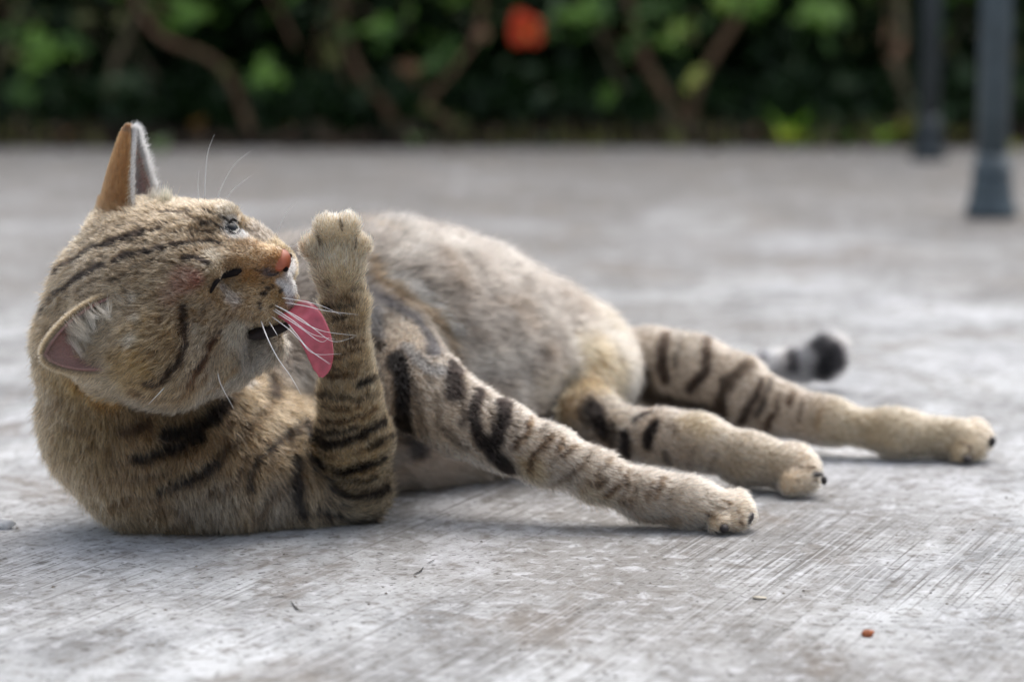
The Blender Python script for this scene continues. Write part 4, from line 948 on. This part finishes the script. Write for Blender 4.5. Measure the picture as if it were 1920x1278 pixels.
# ear hair
for k, E in enumerate(EARS):
    o, inn, nr = E['outer'], E['inner'], E['nrm']; nv, nu = E['nv'], E['nu']
    def samp(m, vmin=0.0, vmax=1.0, umin=0.0, umax=1.0):
        v = rng.uniform(vmin, vmax, m) * (nv - 1.001); u = rng.uniform(umin, umax, m) * (nu - 1.001)
        j, i = v.astype(int), u.astype(int); a, b = (v - j)[:, None], (u - i)[:, None]
        def g(A): return A[j, i] * (1 - a) * (1 - b) + A[j + 1, i] * a * (1 - b) + A[j, i + 1] * (1 - a) * b + A[j + 1, i + 1] * a * b
        return g, v / (nv - 1), u / (nu - 1)
    # outer short coat
    m = 34000; g, v, u = samp(m); p = g(o); nn = g(nr)
    c = E['back'] * (1 + 0.15 * vnoise(p, 0.006, 51))[:, None]
    if k == 0:
        q_ = np.clip(1.3 - v * 4, 0, 1)[:, None]; c = c * (1 - q_) + lin(112, 88, 62) * q_; c = c * (1 + 0.25 * vnoise(p, 0.0015, 52))[:, None]
        tip = v > 0.93; c[tip] = lin(96, 70, 50)
    R_.append(p); D0.append(nn * .8 + E['H'] * .7 + rng.normal(size=(m, 3)) * .12); D1.append(nn * .12 + E['H'] + rng.normal(size=(m, 3)) * .15)
    LL.append(rng.uniform(0.0022, 0.0036, m) * np.where(v < 0.25, 1.5, 1)); CC.append(np.clip(c * rng.uniform(0.75, 1.25, (m, 1)), 0, 1)); RAD.append(np.full(m, 0.00009))
    # rim fringe
    m = 4600 if k == 0 else 5200
    for us in ((0.0, 0.07), (0.93, 1.0)):
        g, v, u = samp(m, 0.0, 1.0, *us); p = g(o); sgn = -1 if us[0] == 0 else 1
        pale = lin(236, 230, 222) if k == 0 else lin(140, 116, 86)
        if k == 0: dd0 = E['X'] * sgn * .2 - E['D'] * .7 + E['H'] * .6; dd1 = -E['D'] * .8 + E['H'] * .6
        else: dd0 = E['X'] * sgn * .7 + E['H'] * .4 - E['D'] * .1; dd1 = E['X'] * sgn * .4 + E['H'] * .9 + E['D'] * .2
        R_.append(p); D0.append(dd0 + rng.normal(size=(m, 3)) * .15); D1.append(dd1 + rng.normal(size=(m, 3)) * .2)
        LL.append(rng.uniform(0.0018, 0.0046, m)); CC.append(pale * rng.uniform(0.35, 1.4, (m, 1))); RAD.append(np.full(m, 0.00012))
    # inner hair
    if k == 0:
        m = 14000; g, v, u = samp(m, 0.0, 0.98, 0.3, 1.0)
        R_.append(g(inn)); D0.append(-E['D'] * .8 + E['H'] * .5 + rng.normal(size=(m, 3)) * .2); D1.append(-E['D'] * .7 + E['H'] * .7 + rng.normal(size=(m, 3)) * .3)
        LL.append(rng.uniform(0.004, 0.0085, m)); CC.append(lin(255, 252, 248) * rng.uniform(0.7, 1.1, (m, 1))); RAD.append(np.full(m, 0.00010))
    else:
        # tufts rooted on the upper rim, falling over the hollow; every tuft closes towards its own tip
        nt_ = 150; g, v, u = samp(nt_, 0.0, 0.78, 0.60, 1.0); cp = g(inn); cl = rng.uniform(0.005, 0.0165, nt_)
        cd = -E['X'] * rng.uniform(.35, .8, (nt_, 1)) - E['H'] * rng.uniform(.1, .75, (nt_, 1)) - E['D'] * rng.uniform(.15, .45, (nt_, 1)) + rng.normal(size=(nt_, 3)) * .12; cd /= np.linalg.norm(cd, axis=1)[:, None]
        m = 5200; ci = rng.integers(0, nt_, m); p = cp[ci] + rng.normal(size=(m, 3)) * 0.0014; tip = cp[ci] + cd[ci] * cl[ci][:, None]
        dd = tip - p; L_ = np.linalg.norm(dd, axis=1); dd /= L_[:, None]
        R_.append(p); D0.append(dd - E['D'] * .45 + rng.normal(size=(m, 3)) * .10); D1.append(dd + E['D'] * .25 + rng.normal(size=(m, 3)) * .10)
        LL.append(L_ * rng.uniform(0.6, 1.05, m)); CC.append((lin(188, 170, 146) * rng.uniform(0.35, 1.15, (nt_, 1)))[ci] * rng.uniform(0.7, 1.15, (m, 1))); RAD.append(np.full(m, 0.00009))
        m = 5000; g, v, u = samp(m, 0.0, 0.42, 0.08, 0.85); p = g(inn)  # dark hairs paint the shade deep in the ear hollow
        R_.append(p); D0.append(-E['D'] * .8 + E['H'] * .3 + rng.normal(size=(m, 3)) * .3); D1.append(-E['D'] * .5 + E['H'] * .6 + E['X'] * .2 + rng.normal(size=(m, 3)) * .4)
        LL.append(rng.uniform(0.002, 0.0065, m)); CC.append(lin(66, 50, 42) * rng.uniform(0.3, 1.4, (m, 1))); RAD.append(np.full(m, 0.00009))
        m = 9000; g, v, u = samp(m, 0.25, 0.99, 0.0, 1.0)
        R_.append(g(inn)); D0.append(-E['D'] * .3 + E['H'] + rng.normal(size=(m, 3)) * .2); D1.append(E['H'] + rng.normal(size=(m, 3)) * .3)
        LL.append(rng.uniform(0.0012, 0.0030, m)); CC.append(lin(150, 118, 104) * rng.uniform(0.6, 1.1, (m, 1))); RAD.append(np.full(m, 0.00004))
# tufts at the ear bases
def tuft(px, py, Y, m, sp, d0_, d1_, l0, l1, c):
    p = P(px, py, Y) + rng.normal(size=(m, 3)) * sp
    R_.append(p); D0.append(np.array(d0_) + rng.normal(size=(m, 3)) * .15); D1.append(np.array(d1_) + rng.normal(size=(m, 3)) * .2)
    LL.append(rng.uniform(l0, l1, m)); CC.append(c * rng.uniform(0.7, 1.15, (m, 1))); RAD.append(np.full(m, 0.00010))
tuft(312, 382, 1.175, 260, 0.0014, (0, 0, 1), (0.05, 0, 1), 0.005, 0.009, lin(206, 186, 150))
tuft(292, 378, 1.18, 300, 0.002, (0, 0, 1), (0.2, 0, 1), 0.004, 0.006, lin(196, 180, 156))

Rr = np.concatenate(R_); A0 = np.concatenate(D0); A1 = np.concatenate(D1); LL = np.concatenate(LL); CC = np.concatenate(CC); RAD = np.concatenate(RAD)
A0 /= np.linalg.norm(A0, axis=1)[:, None]; A1 /= np.linalg.norm(A1, axis=1)[:, None]
N = len(Rr); NP = 4
pts = np.zeros((N, NP, 3), np.float32)
pts[:, 0] = Rr - A0 * 0.0004
pts[:, 1] = Rr + A0 * LL[:, None] * 0.33
am = A0 + A1; am /= np.linalg.norm(am, axis=1)[:, None]
pts[:, 2] = pts[:, 1] + am * LL[:, None] * 0.33
pts[:, 3] = pts[:, 2] + A1 * LL[:, None] * 0.38
pts[:, :, 2] = np.maximum(pts[:, :, 2], 0.0007)
hc = bpy.data.hair_curves.new('fur'); hc.add_curves([NP] * N)
hc.attributes['position'].data.foreach_set('vector', pts.ravel())
ra = hc.attributes.new('radius', 'FLOAT', 'POINT')
ra.data.foreach_set('value', (RAD[:, None] * np.array([1.0, 0.9, 0.62, 0.12])).astype(np.float32).ravel())
cc = hc.attributes.new('coat', 'FLOAT_COLOR', 'POINT')
# ticking along the hair: darker root, pale band, darker tip
band = np.array([0.35, 0.75, 1.15, 1.25])[None, :, None]
pc = np.ones((N, NP, 4), np.float32); pc[:, :, :3] = np.clip(CC[:, None, :] * band, 0, 0.92)
cc.data.foreach_set('color', pc.ravel())
mf = bpy.data.materials.new('cat_fur'); mf.use_nodes = True; nn_ = mf.node_tree; nn_.nodes.clear()
out = nn_.nodes.new('ShaderNodeOutputMaterial'); hb = nn_.nodes.new('ShaderNodeBsdfHairPrincipled'); hb.model = 'CHIANG'; hb.parametrization = 'COLOR'
at = nn_.nodes.new('ShaderNodeAttribute'); at.attribute_name = 'coat'
nn_.links.new(at.outputs['Color'], hb.inputs['Color']); hb.inputs['Roughness'].default_value = 0.42; hb.inputs['Radial Roughness'].default_value = 0.6
nn_.links.new(hb.outputs[0], out.inputs[0])
hc.materials.append(mf)
fur = bpy.data.objects.new('fur', hc); COL.objects.link(fur); fur.parent = CAT; fur.matrix_parent_inverse = Matrix.Translation(-Vector(CAT.location)); fur['kind'] = 'stuff'
print('hairs', N)

# ------------------------------------------------------------------ face details
M_nose = simple('nose_leather', tuple(lin(158, 84, 56)), 0.45, var=0.18, scale=400, sss=0.15, bump=0.0002)
M_dark = simple('dark_rim_skin', tuple(lin(22, 17, 17)), 0.85, spec=0.15)
M_tongue = simple('wet_pink_tongue', tuple(lin(178, 84, 98)), 0.24, var=0.22, scale=180, sss=0.3, bump=0.0004)
M_eye, n_, b_ = mat_new('eye'); b_.inputs['Roughness'].default_value = 0.10; b_.inputs['Base Color'].default_value = (*lin(16, 19, 22), 1); b_.inputs['Specular IOR Level'].default_value = 0.22
M_pupil = simple('pupil_black', (0.006, 0.007, 0.009), 0.05)
M_whisk, n_, b_ = mat_new('whisker_white'); b_.inputs['Base Color'].default_value = (0.85, 0.85, 0.85, 1); b_.inputs['Roughness'].default_value = 0.35; b_.inputs['Subsurface Weight'].default_value = 0.0
M_inner_mouth = simple('mouth_inside', tuple(lin(26, 14, 14)), 0.8)
M_pad = simple('dark_toe_pad', tuple(lin(38, 32, 32)), 0.6)

def blob(name, c, R, rad, mat, fn=None, sub=4, label=None):
    import bmesh
    bm = bmesh.new(); bmesh.ops.create_icosphere(bm, subdivisions=sub, radius=1)
    V = np.array([v.co for v in bm.verts])
    if fn: V = fn(V)
    for v, q in zip(bm.verts, V):
        w_ = np.array(c) + R.T @ (q * np.array(rad)); v.co = Vector(w_)
    me = bpy.data.meshes.new(name); bm.to_mesh(me); bm.free(); me.materials.append(mat)
    me.polygons.foreach_set('use_smooth', [True] * len(me.polygons))
    o = bpy.data.objects.new(name, me); COL.objects.link(o); o.parent = CAT; o.matrix_parent_inverse = Matrix.Translation(-Vector(CAT.location))
    if label: o['label'] = label
    return o
def nose_shape(V):
    V = V.copy(); f, l, u = V[:, 0], V[:, 1], V[:, 2]
    V[:, 1] *= 0.62 + 0.38 * np.clip((u + 0.9) / 1.2, 0, 1)       # narrow below
    g = np.exp(-((np.abs(l) - 0.62) ** 2 / 0.03 + (u + 0.12) ** 2 / 0.05)); V[:, 0] -= 0.42 * g * (f > 0)   # nostrils
    V[:, 0] -= 0.18 * np.exp(-(l ** 2) / 0.012) * (u < 0.2) * (f > 0)
    return V
NC = H(5.20, 0.0, -0.14)
nose = blob('nose', NC, HM, (0.0050, 0.0070, 0.0050), M_nose, nose_shape, 5)
for s in (-1, 1):
    c = H(5.50, 0.42 * s, -0.20)
    o = blob('nostril', c, HM, (0.0014, 0.0014, 0.0010), M_dark, None, 3); o.parent = nose; o.matrix_parent_inverse = Matrix.Translation(-Vector(CAT.location))
    o.matrix_parent_inverse = Matrix.Identity(4); o.matrix_basis = Matrix.Identity(4)

# far eye, open
eo = blob('eye', EYE_FAR - EYE_FN * 0.0043, HM, (0.0043, 0.0058, 0.0056), M_eye, None, 4, 'open dark eye on the far side of the face')
M_lid = simple('pale_lid', tuple(lin(150, 140, 130)), 0.7, var=0.2, scale=300)
# near eye, squeezed shut: dark lid line
def child_mesh(name, V, F, mat, par=CAT, label=None):
    o = mesh_obj(name, V, F, mat); o.parent = par; 
    o.matrix_parent_inverse = Matrix.Translation(-Vector(CAT.location)) if par is CAT else Matrix.Identity(4)
    if label: o['label'] = label
    return o
ringp = []
for k in range(20):
    an = 2 * math.pi * k / 20; h_ = hit(439 + 9.5 * math.cos(an) * (1 - .12 * math.sin(an)) - 2.0 * math.sin(an), 426 - 14 * math.sin(an))
    ringp.append(h_[0] + h_[1] * 0.0002)
V, F = tube(ringp + ringp[:2], 0.0007, 8, cap=False); child_mesh('eyelid', V, F, M_dark, label='dark rim of the open eye')
pth = smooth_path(EYE3, 5); cam_v = np.array([0, 0, CAM_Z]) - EYE3[3]; cam_v /= np.linalg.norm(cam_v)
pth = [p + cam_v * 0.0013 for p in pth]; m_ = len(pth)
rr = [np.interp(i / (m_ - 1), [0, .3, .6, .85, 1], [.0006, .0012, .0017, .0019, .0008]) for i in range(m_)]
V, F = tube(pth, rr, 8); child_mesh('closed_eyelid', V, F, M_dark, label='dark slit of the near eye squeezed shut')

# tongue: broad curved blade wrapping against the licked leg
def blade(name, path, wid, thick, side, mat, groove=0.6, nseg=14):
    sp = smooth_path(path, 6); m = len(sp); W = np.interp(np.linspace(0, len(wid) - 1, m), range(len(wid)), wid)
    V, F = [], []
    for i, p in enumerate(sp):
        t_ = sp[min(i + 1, m - 1)] - sp[max(i - 1, 0)]; t_ /= np.linalg.norm(t_)
        s_ = np.array(side, float); s_ -= t_ * s_.dot(t_); s_ /= np.linalg.norm(s_); n2 = np.cross(t_, s_)
        if n2[1] > 0: n2 = -n2
        for k in range(nseg):
            a = 2 * math.pi * k / nseg; x = math.cos(a); y = math.sin(a)
            off = n2 * (thick * y * (1 - 0.0 * x * x)) - n2 * thick * groove * math.exp(-(x * x) / 0.05) * (y > 0) + n2 * thick * 0.9 * (x * x - 0.5)
            V.append(p + s_ * W[i] * 0.5 * x + off)
    for i in range(m - 1):
        for k in range(nseg): F.append((i * nseg + k, i * nseg + (k + 1) % nseg, (i + 1) * nseg + (k + 1) % nseg, (i + 1) * nseg + k))
    F.append(tuple(range(nseg))[::-1]); F.append(tuple((m - 1) * nseg + k for k in range(nseg)))
    return V, F
TP = [P(522, 592, 1.166), P(548, 582, 1.150), P(572, 598, 1.138), P(591, 632, 1.135), P(601, 665, 1.137), P(603, 690, 1.139), P(600, 705, 1.140)]
V, F = blade('tongue', TP, [0.010, 0.0150, 0.0160, 0.0150, 0.0125, 0.0085, 0.0020], 0.0023, (0.85, 0.15, 0.5), M_tongue)
child_mesh('tongue', V, F, M_tongue)
# inside of the mouth, dark
blob('mouth', P(502, 620, 1.1575), np.array([[.97,0,.25],[0,1,0],[-.25,0,.97]]), (0.0115, 0.0070, 0.0034), M_inner_mouth, None, 3)

# whiskers
WH_ = [  # (px points, depth offsets)
 [(514,571),(560,595),(590,617),(625,640),(664,632)], [(510,580),(560,612),(600,640),(617,633)],
 [(528,558),(560,563),(600,572),(640,590)], [(533,567),(570,573),(615,583),(672,590)], [(524,575),(570,605),(608,621),(668,629)], [(514,578),(548,600),(585,626),(628,636)],
 [(508,592),(545,620),(580,655),(620,682)], [(527,590),(555,625),(580,655),(618,683)], [(489,600),(500,630),(520,670),(545,705),(565,740)],
 [(504,602),(515,620),(521,630)], [(540,602),(565,640),(590,663),(640,663)],
 [(407,690),(412,715),(424,740),(438,765)], [(323,710),(300,735),(278,758)],
]
def whisker(pts3, r0=0.00024, label=None):
    sp = smooth_path(pts3, 5); m = len(sp); V, F = tube(sp, [r0 * (1 - 0.85 * i / (m - 1)) for i in range(m)], 5)
    child_mesh('whisker', V, F, M_whisk)
for k, pp in enumerate(WH_):
    h0 = hit(*pp[0]); y0 = h0[0][1] + 0.001
    if k > 10: ys_ = [y0 - 0.006 * j for j in range(6)]
    else: ys_ = [y0] + [min(y0, 1.131) - 0.004 * j for j in range(1, 6)]
    whisker([P(a, b, ys_[j]) for j, (a, b) in enumerate(pp)], 0.00027 if k != 8 else 0.00034)
for pp in [[(384,376),(385,330),(390,285),(402,252)], [(404,382),(418,345),(440,308),(470,283)], [(418,386),(432,362),(450,345),(470,330)], [(372,378),(371,345),(373,320)], [(518,442),(528,415),(540,395),(556,378)], [(546,468),(560,455),(572,450),(590,440)], [(536,462),(552,462),(575,455)]]:
    whisker([P(a, b, 1.175) for a, b in pp], 0.00024)

# dark toe pads showing between the toes
for px, py, Y, a, b, tl in [(1405, 972, 1.182, 7, 14, -0.5), (1358, 990, 1.174, 9, 9, 0.3), (1530, 888, 1.272, 15, 5, 0), (1545, 900, 1.268, 6, 9, 0), (1814, 860, 1.366, 10, 7, .2), (1860, 828, 1.378, 7, 11, -.3)]:
    c = P(px, py, Y + 0.0012); R = np.array([[math.cos(tl), 0, math.sin(tl)], [0, 1, 0], [-math.sin(tl), 0, math.cos(tl)]])
    blob('toe_pad', c, R, (px2m(a, Y), 0.0035, px2m(b, Y)), M_pad, None, 3)
